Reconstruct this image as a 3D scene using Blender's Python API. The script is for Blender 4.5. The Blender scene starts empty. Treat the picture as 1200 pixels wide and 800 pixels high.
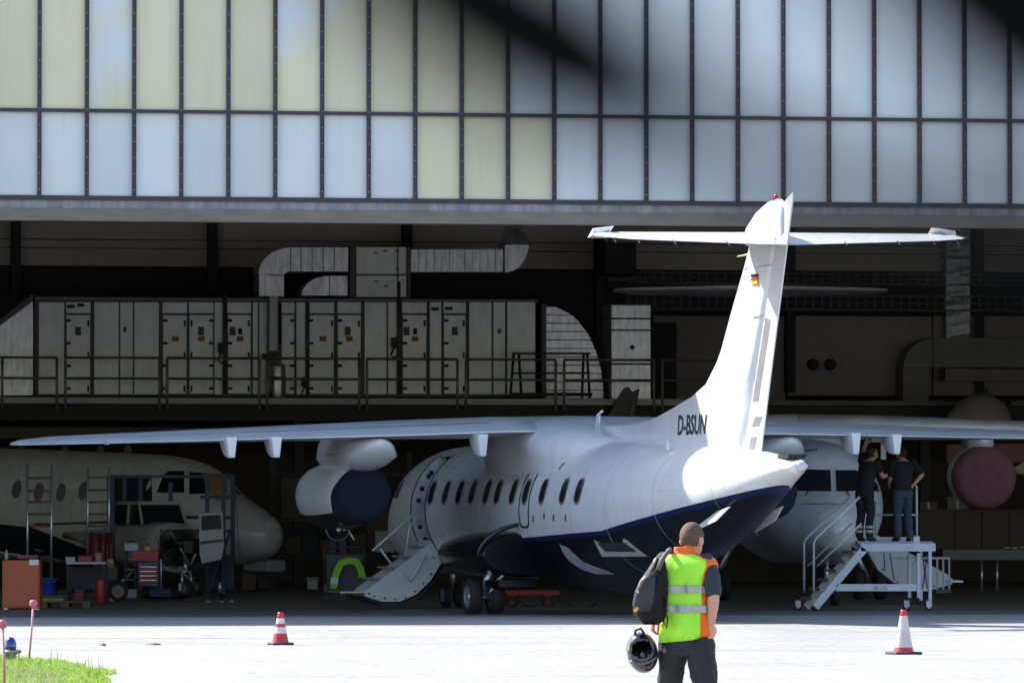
import bpy, bmesh, math, random
from mathutils import Vector, Matrix
import numpy as np
R = math.radians
random.seed(7)
sc = bpy.context.scene
COL = sc.collection

# ------------------------------------------------------------------ camera, sky, sun, exposure
F = 7000.0                 # focal length in pixels of the 1200 px wide photograph
CAMH, HY = 1.8, 600.0      # eye height (m), horizon row
cam_d = bpy.data.cameras.new('camera'); cam = bpy.data.objects.new('camera', cam_d); COL.objects.link(cam)
cam_d.sensor_width = 36; cam_d.lens = 36 * F / 1200
cam_d.clip_start = .05; cam_d.clip_end = 5000
cam.location = (0, 0, CAMH)
cam.rotation_euler = (R(90) + math.atan((HY - 400) / F), 0, 0)
cam_d.dof.use_dof = True; cam_d.dof.focus_distance = 100; cam_d.dof.aperture_fstop = 32
sc.camera = cam
SUN_AZ, SUN_EL, SUN_PWR = R(55), R(43.5), 5.0      # azimuth: from +Y towards -X (behind the hangar, from the left)
w = bpy.data.worlds.new('World'); sc.world = w; w.use_nodes = True
nt = w.node_tree; nt.nodes.clear()
wo = nt.nodes.new('ShaderNodeOutputWorld'); bg = nt.nodes.new('ShaderNodeBackground'); sky = nt.nodes.new('ShaderNodeTexSky')
sky.sky_type = 'NISHITA'; sky.sun_disc = False; sky.sun_elevation = SUN_EL; sky.sun_rotation = -SUN_AZ
sky.air_density = 1.0; sky.dust_density = 1.2; sky.ozone_density = 1.0
bg.inputs[1].default_value = .15
nt.links.new(sky.outputs[0], bg.inputs[0]); nt.links.new(bg.outputs[0], wo.inputs[0])
sd = bpy.data.lights.new('sun', 'SUN'); sun = bpy.data.objects.new('sun', sd); COL.objects.link(sun)
sd.energy = SUN_PWR; sd.angle = R(.5); sd.color = (1, .96, .9)
SV = Vector((-math.sin(SUN_AZ) * math.cos(SUN_EL), math.cos(SUN_AZ) * math.cos(SUN_EL), math.sin(SUN_EL)))
sun.rotation_euler = SV.to_track_quat('Z', 'Y').to_euler(); sun.location = (-30, 20, 40)
vs = sc.view_settings; vs.view_transform = 'Standard'; vs.look = 'None'; vs.exposure = 1.2; vs.gamma = 1; vs.use_curve_mapping = False
sc.cycles.use_denoising = True; sc.cycles.max_bounces = 10; sc.cycles.diffuse_bounces = 6
sc.cycles.sample_clamp_indirect = 8; sc.cycles.caustics_reflective = False; sc.cycles.caustics_refractive = False

# ------------------------------------------------------------------ helpers
def P(x, y, d):            # photograph pixel at distance d -> point of the place
    return Vector(((x - 600) / F * d, d, CAMH + (HY - y) / F * d))
def G(x, y, z=0.0):        # pixel of a point lying at height z
    d = F * (CAMH - z) / (y - HY); return Vector(((x - 600) / F * d, d, z))
MATS = {}
def mat(name, col, rough=.5, metal=0.0, var=.12, scale=6.0, coat=0.0, bump=0.0, bscale=60.0, detail=4, spec=None, stretch=None, alt=None):
    """procedural surface: base colour broken up by two noises, uneven gloss, fine relief"""
    if name in MATS: return MATS[name]
    m = bpy.data.materials.new(name); m.use_nodes = True; MATS[name] = m
    n = m.node_tree; b = n.nodes['Principled BSDF']; L = n.links.new
    tc = n.nodes.new('ShaderNodeTexCoord'); mp = n.nodes.new('ShaderNodeMapping'); L(tc.outputs['Object'], mp.inputs[0])
    if stretch: mp.inputs['Scale'].default_value = stretch
    n1 = n.nodes.new('ShaderNodeTexNoise'); n1.inputs['Scale'].default_value = scale; n1.inputs['Detail'].default_value = detail; n1.inputs['Roughness'].default_value = .65
    L(mp.outputs[0], n1.inputs['Vector'])
    cr = n.nodes.new('ShaderNodeValToRGB'); L(n1.outputs['Fac'], cr.inputs[0])
    c = Vector(col[:3]); lo = c * (1 - var); hi = Vector([min(1, v * (1 + var)) for v in c])
    if alt: lo = Vector(alt[:3])
    cr.color_ramp.elements[0].position = .3; cr.color_ramp.elements[1].position = .7
    cr.color_ramp.elements[0].color = (*lo, 1); cr.color_ramp.elements[1].color = (*hi, 1)
    L(cr.outputs[0], b.inputs['Base Color'])
    mr = n.nodes.new('ShaderNodeMapRange'); L(n1.outputs['Fac'], mr.inputs[0])
    mr.inputs[3].default_value = max(.02, rough - .08); mr.inputs[4].default_value = min(1, rough + .08)
    L(mr.outputs[0], b.inputs['Roughness']); b.inputs['Metallic'].default_value = metal
    if coat: b.inputs['Coat Weight'].default_value = coat; b.inputs['Coat Roughness'].default_value = .08
    if spec is not None: b.inputs['Specular IOR Level'].default_value = spec
    if bump:
        n2 = n.nodes.new('ShaderNodeTexNoise'); n2.inputs['Scale'].default_value = bscale; n2.inputs['Detail'].default_value = 3
        L(mp.outputs[0], n2.inputs['Vector'])
        bp = n.nodes.new('ShaderNodeBump'); bp.inputs['Strength'].default_value = bump; bp.inputs['Distance'].default_value = .02
        L(n2.outputs['Fac'], bp.inputs['Height']); L(bp.outputs[0], b.inputs['Normal'])
    return m

class MB:
    """collects shapes; build() links them as one mesh object"""
    def __init__(s): s.v = []; s.f = []; s.mi = []; s.m = 0; s.M = None; s.sm = []; s.smooth = False
    def add(s, vs, fs):
        o = len(s.v)
        for p in vs:
            p = Vector(p); s.v.append(s.M @ p if s.M is not None else p)
        for f in fs: s.f.append([o + i for i in f]); s.mi.append(s.m); s.sm.append(s.smooth)
        return s
    def box(s, a, b):      # two opposite corners
        x0, y0, z0 = [min(a[i], b[i]) for i in range(3)]; x1, y1, z1 = [max(a[i], b[i]) for i in range(3)]
        return s.add([(x0,y0,z0),(x1,y0,z0),(x1,y1,z0),(x0,y1,z0),(x0,y0,z1),(x1,y0,z1),(x1,y1,z1),(x0,y1,z1)],
                     [(0,3,2,1),(4,5,6,7),(0,1,5,4),(1,2,6,5),(2,3,7,6),(3,0,4,7)])
    def bar(s, p0, p1, w, h=None, up=(0,0,1)):     # square bar between two points
        p0 = Vector(p0); p1 = Vector(p1); h = h or w; d = (p1 - p0).normalized(); u = Vector(up)
        if abs(d.dot(u)) > .99: u = Vector((0,1,0))
        x = d.cross(u).normalized(); y = x.cross(d).normalized(); q = []
        for p in (p0, p1):
            for i, j in ((-1,-1),(1,-1),(1,1),(-1,1)): q.append(p + x * (i * w / 2) + y * (j * h / 2))
        return s.add(q, [(3,2,1,0),(4,5,6,7),(0,1,5,4),(1,2,6,5),(2,3,7,6),(3,0,4,7)])
    def rings(s, rs, close=True, cap0=True, cap1=True, smooth=None):
        sv = s.smooth
        if smooth is not None: s.smooth = smooth
        n = len(rs[0]); vs = [p for r in rs for p in r]; fs = []
        for i in range(len(rs) - 1):
            for j in range(n if close else n - 1):
                k = (j + 1) % n; fs.append((i*n + j, i*n + k, (i+1)*n + k, (i+1)*n + j))
        s.add(vs, fs)
        o = len(s.v) - len(vs); s.smooth = False
        if cap0: s.f.append([o + j for j in range(n)][::-1]); s.mi.append(s.m); s.sm.append(False)
        if cap1: s.f.append([o + (len(rs)-1)*n + j for j in range(n)]); s.mi.append(s.m); s.sm.append(False)
        s.smooth = sv
        return s
    def tube(s, pts, r, n=8, cap=True):
        pts = [Vector(p) for p in pts]; rs = []; rr = r if isinstance(r, (list, tuple)) else [r] * len(pts)
        prev = None
        for i, p in enumerate(pts):
            d = (pts[min(i+1, len(pts)-1)] - pts[max(i-1, 0)]).normalized()
            if prev is None:
                u = Vector((0,0,1)) if abs(d.z) < .9 else Vector((0,1,0))
                x = d.cross(u).normalized()
            else: x = (prev - d * prev.dot(d)).normalized()
            prev = x; y = d.cross(x)
            rs.append([p + x * (rr[i] * math.cos(2*math.pi*j/n)) + y * (rr[i] * math.sin(2*math.pi*j/n)) for j in range(n)])
        return s.rings(rs, True, cap, cap, smooth=n > 5)
    def cyl(s, p0, p1, r, n=12, r1=None): return s.tube([p0, p1], [r, r if r1 is None else r1], n)
    def lathe(s, prof, c=(0,0,0), axis='z', n=16, cap=True):   # prof: list of (r, h) along the axis
        rs = []
        for r, h in prof:
            ring = []
            for j in range(n):
                a = 2*math.pi*j/n; p = (r*math.cos(a), r*math.sin(a), h)
                if axis == 'y': p = (p[0], p[2], -p[1])
                if axis == 'x': p = (p[2], p[0], p[1])
                ring.append((c[0]+p[0], c[1]+p[1], c[2]+p[2]))
            rs.append(ring)
        return s.rings(rs, True, cap, cap, smooth=True)
    def prism(s, poly, h0, h1, axis='y'):          # polygon in the plane across an axis, extruded along it
        def q(p, h): return {'y': (p[0], h, p[1]), 'x': (h, p[0], p[1]), 'z': (p[0], p[1], h)}[axis]
        n = len(poly)
        return s.add([q(p, h0) for p in poly] + [q(p, h1) for p in poly],
              [tuple(range(n)), tuple(range(2*n-1, n-1, -1))] + [(i, i+n, (i+1) % n + n, (i+1) % n) for i in range(n)])
    def ball(s, c, rx, ry=None, rz=None, n=12, k=8):
        ry = ry or rx; rz = rz or rx; rs = []
        for i in range(1, k):
            t = math.pi * i / k
            rs.append([(c[0]+rx*math.sin(t)*math.cos(2*math.pi*j/n), c[1]+ry*math.sin(t)*math.sin(2*math.pi*j/n), c[2]-rz*math.cos(t)) for j in range(n)])
        return s.rings(rs, smooth=True)
    def build(s, name, mats, parent=None, loc=None, fix=True):
        me = bpy.data.meshes.new(name); me.from_pydata([tuple(p) for p in s.v], [], s.f)
        ms = mats if isinstance(mats, (list, tuple)) else [mats]
        for m in ms: me.materials.append(m)
        me.polygons.foreach_set('material_index', s.mi); me.polygons.foreach_set('use_smooth', s.sm)
        if fix:
            bm = bmesh.new(); bm.from_mesh(me); bmesh.ops.recalc_face_normals(bm, faces=bm.faces); bm.to_mesh(me); bm.free()
        me.update()
        return link(name, me, parent, loc)
def link(name, me, parent=None, loc=None):
    o = bpy.data.objects.new(name, me); COL.objects.link(o)
    if parent is not None: o.parent = parent
    if loc is not None: o.location = loc
    return o
def empty(name, loc=(0,0,0), rz=0.0, label=None, cat=None, group=None):
    o = bpy.data.objects.new(name, None); COL.objects.link(o); o.location = loc; o.rotation_euler = (0, 0, rz); o.empty_display_size = .2
    return tag(o, label, cat, group)
def tag(o, label=None, cat=None, group=None, kind=None):
    if label: o['label'] = label
    if cat: o['category'] = cat
    if group: o['group'] = group
    if kind: o['kind'] = kind
    return o
def copy_tree(o, parent=None):
    c = o.copy(); COL.objects.link(c); c.parent = parent
    for ch in [x for x in COL.objects if x.parent is o]: copy_tree(ch, c)
    return c
def dup(o, parent, loc):
    c = o.copy(); COL.objects.link(c); c.parent = parent; c.location = loc; return c
def bevel(o, wd=.01, seg=2):
    m = o.modifiers.new('bevel', 'BEVEL'); m.width = wd; m.segments = seg; m.limit_method = 'ANGLE'; m.angle_limit = R(40); return o
def text(name, body, size, material, parent, M, extrude=.001, shear=0, align='LEFT', bold=0.0):
    cu = bpy.data.curves.new(name, 'FONT'); cu.body = body; cu.size = size; cu.extrude = extrude; cu.shear = shear; cu.align_x = align; cu.resolution_u = 3; cu.offset = bold
    t = bpy.data.objects.new(name, cu); COL.objects.link(t)
    bpy.context.view_layer.update()
    me = bpy.data.meshes.new_from_object(t.evaluated_get(bpy.context.evaluated_depsgraph_get()))
    bpy.data.objects.remove(t); me.transform(M); me.materials.clear(); me.materials.append(material)
    return link(name, me, parent)
def crom(keys, t):         # piecewise smooth interpolation through (t, value...) keys
    for i in range(len(keys) - 1):
        if t <= keys[i+1][0] or i == len(keys) - 2:
            k1, k2 = keys[i], keys[i+1]; k0 = keys[max(i-1, 0)]; k3 = keys[min(i+2, len(keys)-1)]
            h = k2[0] - k1[0]; u = min(1, max(0, (t - k1[0]) / h)); out = []
            for c in range(1, len(k1)):
                m1 = (k2[c]-k0[c]) / max(1e-6, k2[0]-k0[0]) * h if i > 0 else (k2[c]-k1[c])
                m2 = (k3[c]-k1[c]) / max(1e-6, k3[0]-k1[0]) * h if i < len(keys)-2 else (k2[c]-k1[c])
                u2, u3 = u*u, u*u*u
                out.append((2*u3-3*u2+1)*k1[c] + (u3-2*u2+u)*m1 + (-2*u3+3*u2)*k2[c] + (u3-u2)*m2)
            return out
# ------------------------------------------------------------------ hangar frame: u along the front, v into the depth
PSI, HD = R(9.5), 105.0
def HP(x, y, v):           # pixel -> (u, z) on the vertical plane at depth v
    k = (x - 600) / F; c, s = math.cos(PSI), math.sin(PSI)
    u = (HD * k + v * (k * c + s)) / (c - k * s); return u, CAMH + (HY - y) / F * (HD + u * s + v * c)
def HW(u, v, z=0): return Vector((u*math.cos(PSI) - v*math.sin(PSI), HD + u*math.sin(PSI) + v*math.cos(PSI), z))
def hq(x, y, v): u, z = HP(x, y, v); return Vector((u, v, z))
def hg(x, y):              # ground pixel -> (u, v)
    p = G(x, y); dx, dy = p.x, p.y - HD
    return dx*math.cos(PSI) + dy*math.sin(PSI), -dx*math.sin(PSI) + dy*math.cos(PSI)

# ------------------------------------------------------------------ ground
def ground_mat():
    m = bpy.data.materials.new('apron concrete'); m.use_nodes = True; n = m.node_tree; b = n.nodes['Principled BSDF']; L = n.links.new
    tc = n.nodes.new('ShaderNodeTexCoord'); prev = None
    def noise(scale, st, d=5):
        mp = n.nodes.new('ShaderNodeMapping'); mp.inputs['Scale'].default_value = st; L(tc.outputs['Object'], mp.inputs[0])
        t = n.nodes.new('ShaderNodeTexNoise'); t.inputs['Scale'].default_value = scale; t.inputs['Detail'].default_value = d; L(mp.outputs[0], t.inputs['Vector']); return t
    a = noise(.35, (1, .5, 1)); c = noise(6, (1, .25, 1), 6); s = noise(1.1, (.25, 1.2, 1), 4)
    r = n.nodes.new('ShaderNodeValToRGB'); r.color_ramp.elements[0].color = (.245, .242, .236, 1); r.color_ramp.elements[1].color = (.30, .296, .288, 1)
    r.color_ramp.elements[0].position = .35; r.color_ramp.elements[1].position = .65; L(a.outputs['Fac'], r.inputs[0])
    r2 = n.nodes.new('ShaderNodeValToRGB'); r2.color_ramp.elements[0].color = (.80, .79, .78, 1); r2.color_ramp.elements[1].color = (1, 1, 1, 1)
    r2.color_ramp.elements[0].position = .3; r2.color_ramp.elements[1].position = .5; L(c.outputs['Fac'], r2.inputs[0])
    r3 = n.nodes.new('ShaderNodeValToRGB'); r3.color_ramp.elements[0].color = (.86, .85, .84, 1); r3.color_ramp.elements[1].color = (1, 1, 1, 1)
    r3.color_ramp.elements[0].position = .36; r3.color_ramp.elements[1].position = .46; L(s.outputs['Fac'], r3.inputs[0])
    x = n.nodes.new('ShaderNodeMixRGB'); x.blend_type = 'MULTIPLY'; x.inputs[0].default_value = 1; L(r.outputs[0], x.inputs[1]); L(r2.outputs[0], x.inputs[2])
    y = n.nodes.new('ShaderNodeMixRGB'); y.blend_type = 'MULTIPLY'; y.inputs[0].default_value = 1; L(x.outputs[0], y.inputs[1]); L(r3.outputs[0], y.inputs[2])
    mj = n.nodes.new('ShaderNodeMapping'); mj.inputs['Rotation'].default_value = (0, 0, -PSI); L(tc.outputs['Object'], mj.inputs[0]); sj = n.nodes.new('ShaderNodeSeparateXYZ'); L(mj.outputs[0], sj.inputs[0])
    def mth(op, a_, b_):
        q_ = n.nodes.new('ShaderNodeMath'); q_.operation = op
        for k_, v_ in ((0, a_), (1, b_)):
            if isinstance(v_, (int, float)): q_.inputs[k_].default_value = v_
            else: L(v_, q_.inputs[k_])
        return q_.outputs[0]
    jo = mth('MAXIMUM', mth('LESS_THAN', mth('FRACT', mth('MULTIPLY', sj.outputs['Y'], .2), 0), .012), mth('LESS_THAN', mth('FRACT', mth('MULTIPLY', sj.outputs['X'], .2), 0), .005))
    st_ = noise(.5, (.12, 1.6, 1), 5); r4 = n.nodes.new('ShaderNodeValToRGB'); r4.color_ramp.elements[0].color = (.72, .70, .68, 1); r4.color_ramp.elements[1].color = (1, 1, 1, 1); r4.color_ramp.elements[0].position = .30; r4.color_ramp.elements[1].position = .42; L(st_.outputs['Fac'], r4.inputs[0])
    z4 = n.nodes.new('ShaderNodeMixRGB'); z4.blend_type = 'MULTIPLY'; z4.inputs[0].default_value = 1; L(y.outputs[0], z4.inputs[1]); L(r4.outputs[0], z4.inputs[2])
    z5 = n.nodes.new('ShaderNodeMixRGB'); L(mth('MULTIPLY', jo, .45), z5.inputs[0]); L(z4.outputs[0], z5.inputs[1]); z5.inputs[2].default_value = (.10, .10, .10, 1)
    L(z5.outputs[0], b.inputs['Base Color']); b.inputs['Roughness'].default_value = .85
    bp = n.nodes.new('ShaderNodeBump'); bp.inputs['Strength'].default_value = .3; bp.inputs['Distance'].default_value = .01
    L(c.outputs['Fac'], bp.inputs['Height']); L(bp.outputs[0], b.inputs['Normal'])
    return m
g = MB(); g.add([(-900,-300,0),(900,-300,0),(900,1500,0),(-900,1500,0)], [(0,1,2,3)])
tag(g.build('apron', ground_mat()), kind='structure')
g = MB(); c = [HW(-34,.0,.004), HW(46,.0,.004), HW(46,56,.004), HW(-34,56,.004)]; g.add(c, [(0,1,2,3)])
tag(g.build('hangar_floor', mat('hangar floor', (.20,.175,.14), .55, var=.25, scale=.6, detail=8)), kind='structure')
m_steel = mat('dark steel', (.03,.028,.032), .5, .3, var=.3)
g = MB()
for v in (-.05, -.55, -1.25):
    a, b_, c_, d_ = HW(-34,v,.006), HW(46,v,.006), HW(46,v-.09,.006), HW(-34,v-.09,.006); g.add([a,b_,c_,d_], [(0,1,2,3)])
tag(g.build('door_rail', mat('rail steel', (.05,.05,.06), .4, .5)), kind='structure')

# ------------------------------------------------------------------ the hangar
hangar = empty('hangar', (0, HD, 0), PSI, 'large hangar with a glazed door front above a wide dark opening', 'building')
HTOP = 12.0
def pane_mat(name, c0, c1, pos, yel):
    """milky wired glass; each pane varies; some carry yellow patches"""
    m = bpy.data.materials.new(name); m.use_nodes = True; n = m.node_tree; b = n.nodes['Principled BSDF']; L = n.links.new
    tc = n.nodes.new('ShaderNodeTexCoord'); oi = n.nodes.new('ShaderNodeObjectInfo')
    ad = n.nodes.new('ShaderNodeVectorMath'); ad.operation = 'ADD'; L(tc.outputs['Object'], ad.inputs[0]); L(oi.outputs['Location'], ad.inputs[1])
    t = n.nodes.new('ShaderNodeTexNoise'); t.inputs['Scale'].default_value = .8; t.inputs['Detail'].default_value = 1; L(ad.outputs[0], t.inputs['Vector'])
    r = n.nodes.new('ShaderNodeValToRGB'); r.color_ramp.elements[0].position = pos[0]; r.color_ramp.elements[1].position = pos[1]
    r.color_ramp.elements[0].color = (*c0, 1); r.color_ramp.elements[1].color = (*c1, 1); L(t.outputs['Fac'], r.inputs[0])
    mp = n.nodes.new('ShaderNodeMapping'); mp.inputs['Scale'].default_value = (7, 7, .6); L(ad.outputs[0], mp.inputs[0])
    t2 = n.nodes.new('ShaderNodeTexNoise'); t2.inputs['Scale'].default_value = 1; t2.inputs['Detail'].default_value = 5; L(mp.outputs[0], t2.inputs['Vector'])
    r2 = n.nodes.new('ShaderNodeValToRGB'); r2.color_ramp.elements[0].position = .28; r2.color_ramp.elements[1].position = .45
    r2.color_ramp.elements[0].color = (.955,.95,.94,1); r2.color_ramp.elements[1].color = (1,1,1,1); L(t2.outputs['Fac'], r2.inputs[0])
    hv = n.nodes.new('ShaderNodeMapRange'); L(oi.outputs['Random'], hv.inputs[0]); hv.inputs[3].default_value = .93; hv.inputs[4].default_value = 1.05
    x = n.nodes.new('ShaderNodeMixRGB'); x.blend_type = 'MULTIPLY'; x.inputs[0].default_value = 1; L(r.outputs[0], x.inputs[1]); L(r2.outputs[0], x.inputs[2])
    vm = n.nodes.new('ShaderNodeVectorMath'); vm.operation = 'SCALE'; L(x.outputs[0], vm.inputs[0]); L(hv.outputs[0], vm.inputs['Scale'])
    L(vm.outputs[0], b.inputs['Base Color']); b.inputs['Roughness'].default_value = .28
    tr = n.nodes.new('ShaderNodeBsdfTranslucent'); L(vm.outputs[0], tr.inputs[0])
    mx = n.nodes.new('ShaderNodeMixShader'); mx.inputs[0].default_value = .24
    L(b.outputs[0], mx.inputs[1]); L(tr.outputs[0], mx.inputs[2]); L(mx.outputs[0], n.nodes['Material Output'].inputs[0])
    return m
PB = (.80,.82,.83)
pm_blue = pane_mat('milky blue glass', PB, (.85,.86,.86), (.3,.7), 0)
pm_yel = pane_mat('yellow glass', (.83,.775,.54), (.87,.815,.59), (.3,.7), 1)
pm_mix = pane_mat('half yellow glass', (.84,.785,.56), PB, (.42,.60), 1)
m_mull = mat('mullion steel', (.045,.035,.05), .45, .3, var=.25)
MU = lambda i: -8.3254 + .82518 * i
ROWS = [(7.30, 8.755), (8.80, 11.92)]
pane_me = {}
yel_low = {8, 9, 10, 11}; yel_up = {-2,-1,0,1,3,4,5,6,8,9,10}; mix_up = {2,6,7,11}
for i in range(-8, 34):
    for r_, (z0, z1) in enumerate(ROWS):
        j = i + 1          # pane to the right of mullion i
        kind = 'b'
        if r_ == 0 and j in (9, 10, 11): kind = 'y'
        if r_ == 1 and j in mix_up: kind = 'm'
        elif r_ == 1 and j in yel_up: kind = 'y'
        key = (r_, kind)
        if key not in pane_me:
            q = MB(); q.box((-.395, -.006, z0), (.395, .006, z1)); o = q.build('pane', {'b': pm_blue, 'y': pm_yel, 'm': pm_mix}[kind], hangar, ((MU(i)+MU(i+1))/2, .02, 0))
            pane_me[key] = o
        else: dup(pane_me[key], hangar, ((MU(i)+MU(i+1))/2, .02 + random.uniform(-.004,.004), 0))
mu0 = None
for i in range(-8, 35):
    if mu0 is None:
        q = MB(); q.m = 0; q.box((-.022,-.05,7.24), (.022,.05,HTOP-.03)); q.box((-.034,-.062,7.24), (-.022,.03,HTOP-.03)); q.box((.022,-.062,7.24), (.034,.03,HTOP-.03))
        mu0 = q.build('mullion', m_mull, hangar, (MU(i), 0, 0))
        q = MB()
        for k in range(17): q.ball((0,-.052,7.4+.28*k), .011, .008, .011, 6, 4)
        b0 = q.build('bolt_row', mat('zinc bolt', (.6,.58,.55), .35, .8), mu0); b0['kind'] = 'stuff'
    else:
        o = dup(mu0, hangar, (MU(i), 0, 0)); c_ = b0.copy(); COL.objects.link(c_); c_.parent = o
for z, h in ((8.777, .06), (7.255, .07), (11.97, .08)):
    q = MB(); q.box((-16,-.056,z-h/2), (21,.046,z+h/2)); q.box((-16,-.075,z-h/2-.004), (21,-.056,z-h/2+.02)); q.build('transom', m_mull, hangar)
m_fascia = mat('fascia sheet', (.185,.15,.12), .55, .15, var=.22, scale=2.5, stretch=(.6,1,3), detail=6)
q = MB(); q.box((-34,-.02,7.07), (46,.10,7.22)); q.build('fascia', mat('fascia flashing', (.23,.22,.235), .45, .2, var=.35, scale=3, stretch=(2,1,.4)), hangar)
q = MB(); q.box((-34,-.10,6.855), (46,.30,7.065)); q.build('header_beam', m_fascia, hangar)
q = MB(); q.box((-34,.30,6.87), (46,.55,7.3)); q.build('inner_beam', m_steel, hangar)
m_wall = mat('hangar wall plaster', (.60,.58,.54), .8, var=.1, scale=1.5)
m_roof = mat('hangar roof deck', (.55,.54,.52), .8, var=.15)
q = MB(); q.box((-34,.12,7.3), (-16,.4,HTOP)); q.build('front_wall', m_wall, hangar)
q = MB(); q.box((21,.12,7.3), (46,.4,HTOP)); q.build('front_wall', m_wall, hangar)
q = MB(); q.box((-34.3,-.1,0), (-34,56,HTOP)); q.build('side_wall', m_wall, hangar)
q = MB(); q.box((46,-.1,0), (46.3,56,HTOP)); q.build('side_wall', m_wall, hangar)
q = MB(); q.box((-34.3,-.12,HTOP), (46.3,56.3,HTOP+.25)); q.build('roof', m_roof, hangar)
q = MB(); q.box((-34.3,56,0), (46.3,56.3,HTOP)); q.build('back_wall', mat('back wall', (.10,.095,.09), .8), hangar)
# clad back wall between steel columns
VB = 53.0
m_panel = mat('wall panel', (.62,.57,.51), .7, var=.08, scale=.8)
m_panel2 = mat('wall panel grey', (.42,.39,.35), .75, var=.1, scale=.8)
m_dark = mat('black painted steel', (.016,.014,.013), .6, var=.3)
cu = [HP(x, 262, VB)[0] for x in (17, 248, 475)]; cp = (cu[2]-cu[0]) / 2
cols = [cu[0] + cp*k for k in range(-5, 9)]
for u in cols:
    q = MB(); q.box((u-.12,VB-.45,5), (u+.12,VB-.40,11.9)); q.box((u-.02,VB-.4,5), (u+.02,VB-.1,11.9)); q.box((u-.12,VB-.1,5), (u+.12,VB-.05,11.9)); q.build('column', m_dark, hangar)
zr = [HP(300, y, VB)[1] for y in (313, 292, 282)] + [9.7, 10.5, 11.9]
rows = list(zip(zr[:-1], zr[1:]))
for k in range(len(cols)-1):
    for z0, z1 in rows:
        q = MB(); q.box((cols[k]+.03, VB+random.uniform(-.01,.01), z0+.012), (cols[k+1]-.03, VB+.06, z1-.012)); q.build('wall_panel', m_panel, hangar)
q = MB(); zt, zb = zr[0], HP(300, 352, VB)[1]
for k in range(14): z = zb + (zt-zb)*k/14; q.box((cols[0],VB+.05,z), (HP(720,300,VB)[0],VB+.09,z+(zt-zb)/14-.03))
q.build('louvre_band', m_dark, hangar)['kind'] = 'stuff'
# right hand end: open lattice girders, grey wall slabs, doorway
for y0, y1, v in ((318,336,VB-.6), (344,366,VB-.6)):
    u0, z1 = HP(735, y0, v); u1, z0 = HP(1330, y1, v); q = MB()
    q.box((u0,v,z1-.05), (u1,v+.08,z1)); q.box((u0,v,z0), (u1,v+.08,z0+.05)); q.box((u0,v+.02,(z0+z1)/2-.02), (u1,v+.06,(z0+z1)/2+.02))
    k = u0
    while k < u1: q.box((k,v+.01,z0+.05), (k+.05,v+.07,z1-.05)); k += .24
    q.build('lattice_girder', mat('girder paint', (.14,.13,.12), .6, var=.2), hangar)
for x0, x1, y0, y1, v in ((923,1092,370,464,VB-.2), (1094,1330,370,464,VB-.22), (766,920,370,470,VB-.1)):
    (u0, zt_), (u1, zb_) = HP(x0,y0,v), HP(x1,y1,v); q = MB(); q.box((u0,v,zb_), (u1,v+.1,zt_)); q.build('wall_slab', m_panel2, hangar)
v = VB-.3; (u0, z1), (u1, z0) = HP(764,378,v), HP(793,470,v); q = MB(); q.box((u0,v,z0), (u1,v+.1,z1)); q.build('doorway', m_dark, hangar)
for x in (955, 975):
    u, z = HP(x, 427, VB-.5); q = MB(); q.lathe([(.13,0),(.13,.2),(.16,.21),(.16,.27),(.02,.28)], (u,VB-.5,z), 'y', 14); q.build('wall_vent', m_dark, hangar)
# mezzanine
VM = 44.0; zd = 4.62; ue0, ue1 = -20, HP(838,470,VM)[0]
q = MB(); q.box((-34,VM,zd-.12), (46,56,zd)); q.build('mezzanine_deck', mat('deck plate', (.16,.15,.14), .6), hangar)
q = MB(); q.box((-34,VM-.03,zd-.13), (ue1,VM-.002,zd+.02)); q.build('deck_edge', mat('deck edge galvanised', (.40,.41,.40), .5, .2), hangar)
for z, h, v in ((zd-.34, .4, VM+.1), (3.75, .28, VM-1.0)):
    q = MB(); q.box((-34,v,z-h/2), (46,v+.25,z+h/2-.002)); q.build('support_beam', m_dark if v > VM else mat('dull beam', (.06,.055,.045), .6), hangar)
for u in range(-30, 46, 8):
    q = MB(); q.box((u-.12,VM+.1,0), (u+.12,VM+.3,zd-.55)); q.build('mezzanine_post', m_dark, hangar)
q = MB(); q.box((-34,50,0), (46,50.2,zd-.15)); q.build('rear_wall', mat('rear wall under deck', (.055,.042,.032), .8, var=.3, scale=.4), hangar)
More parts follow.
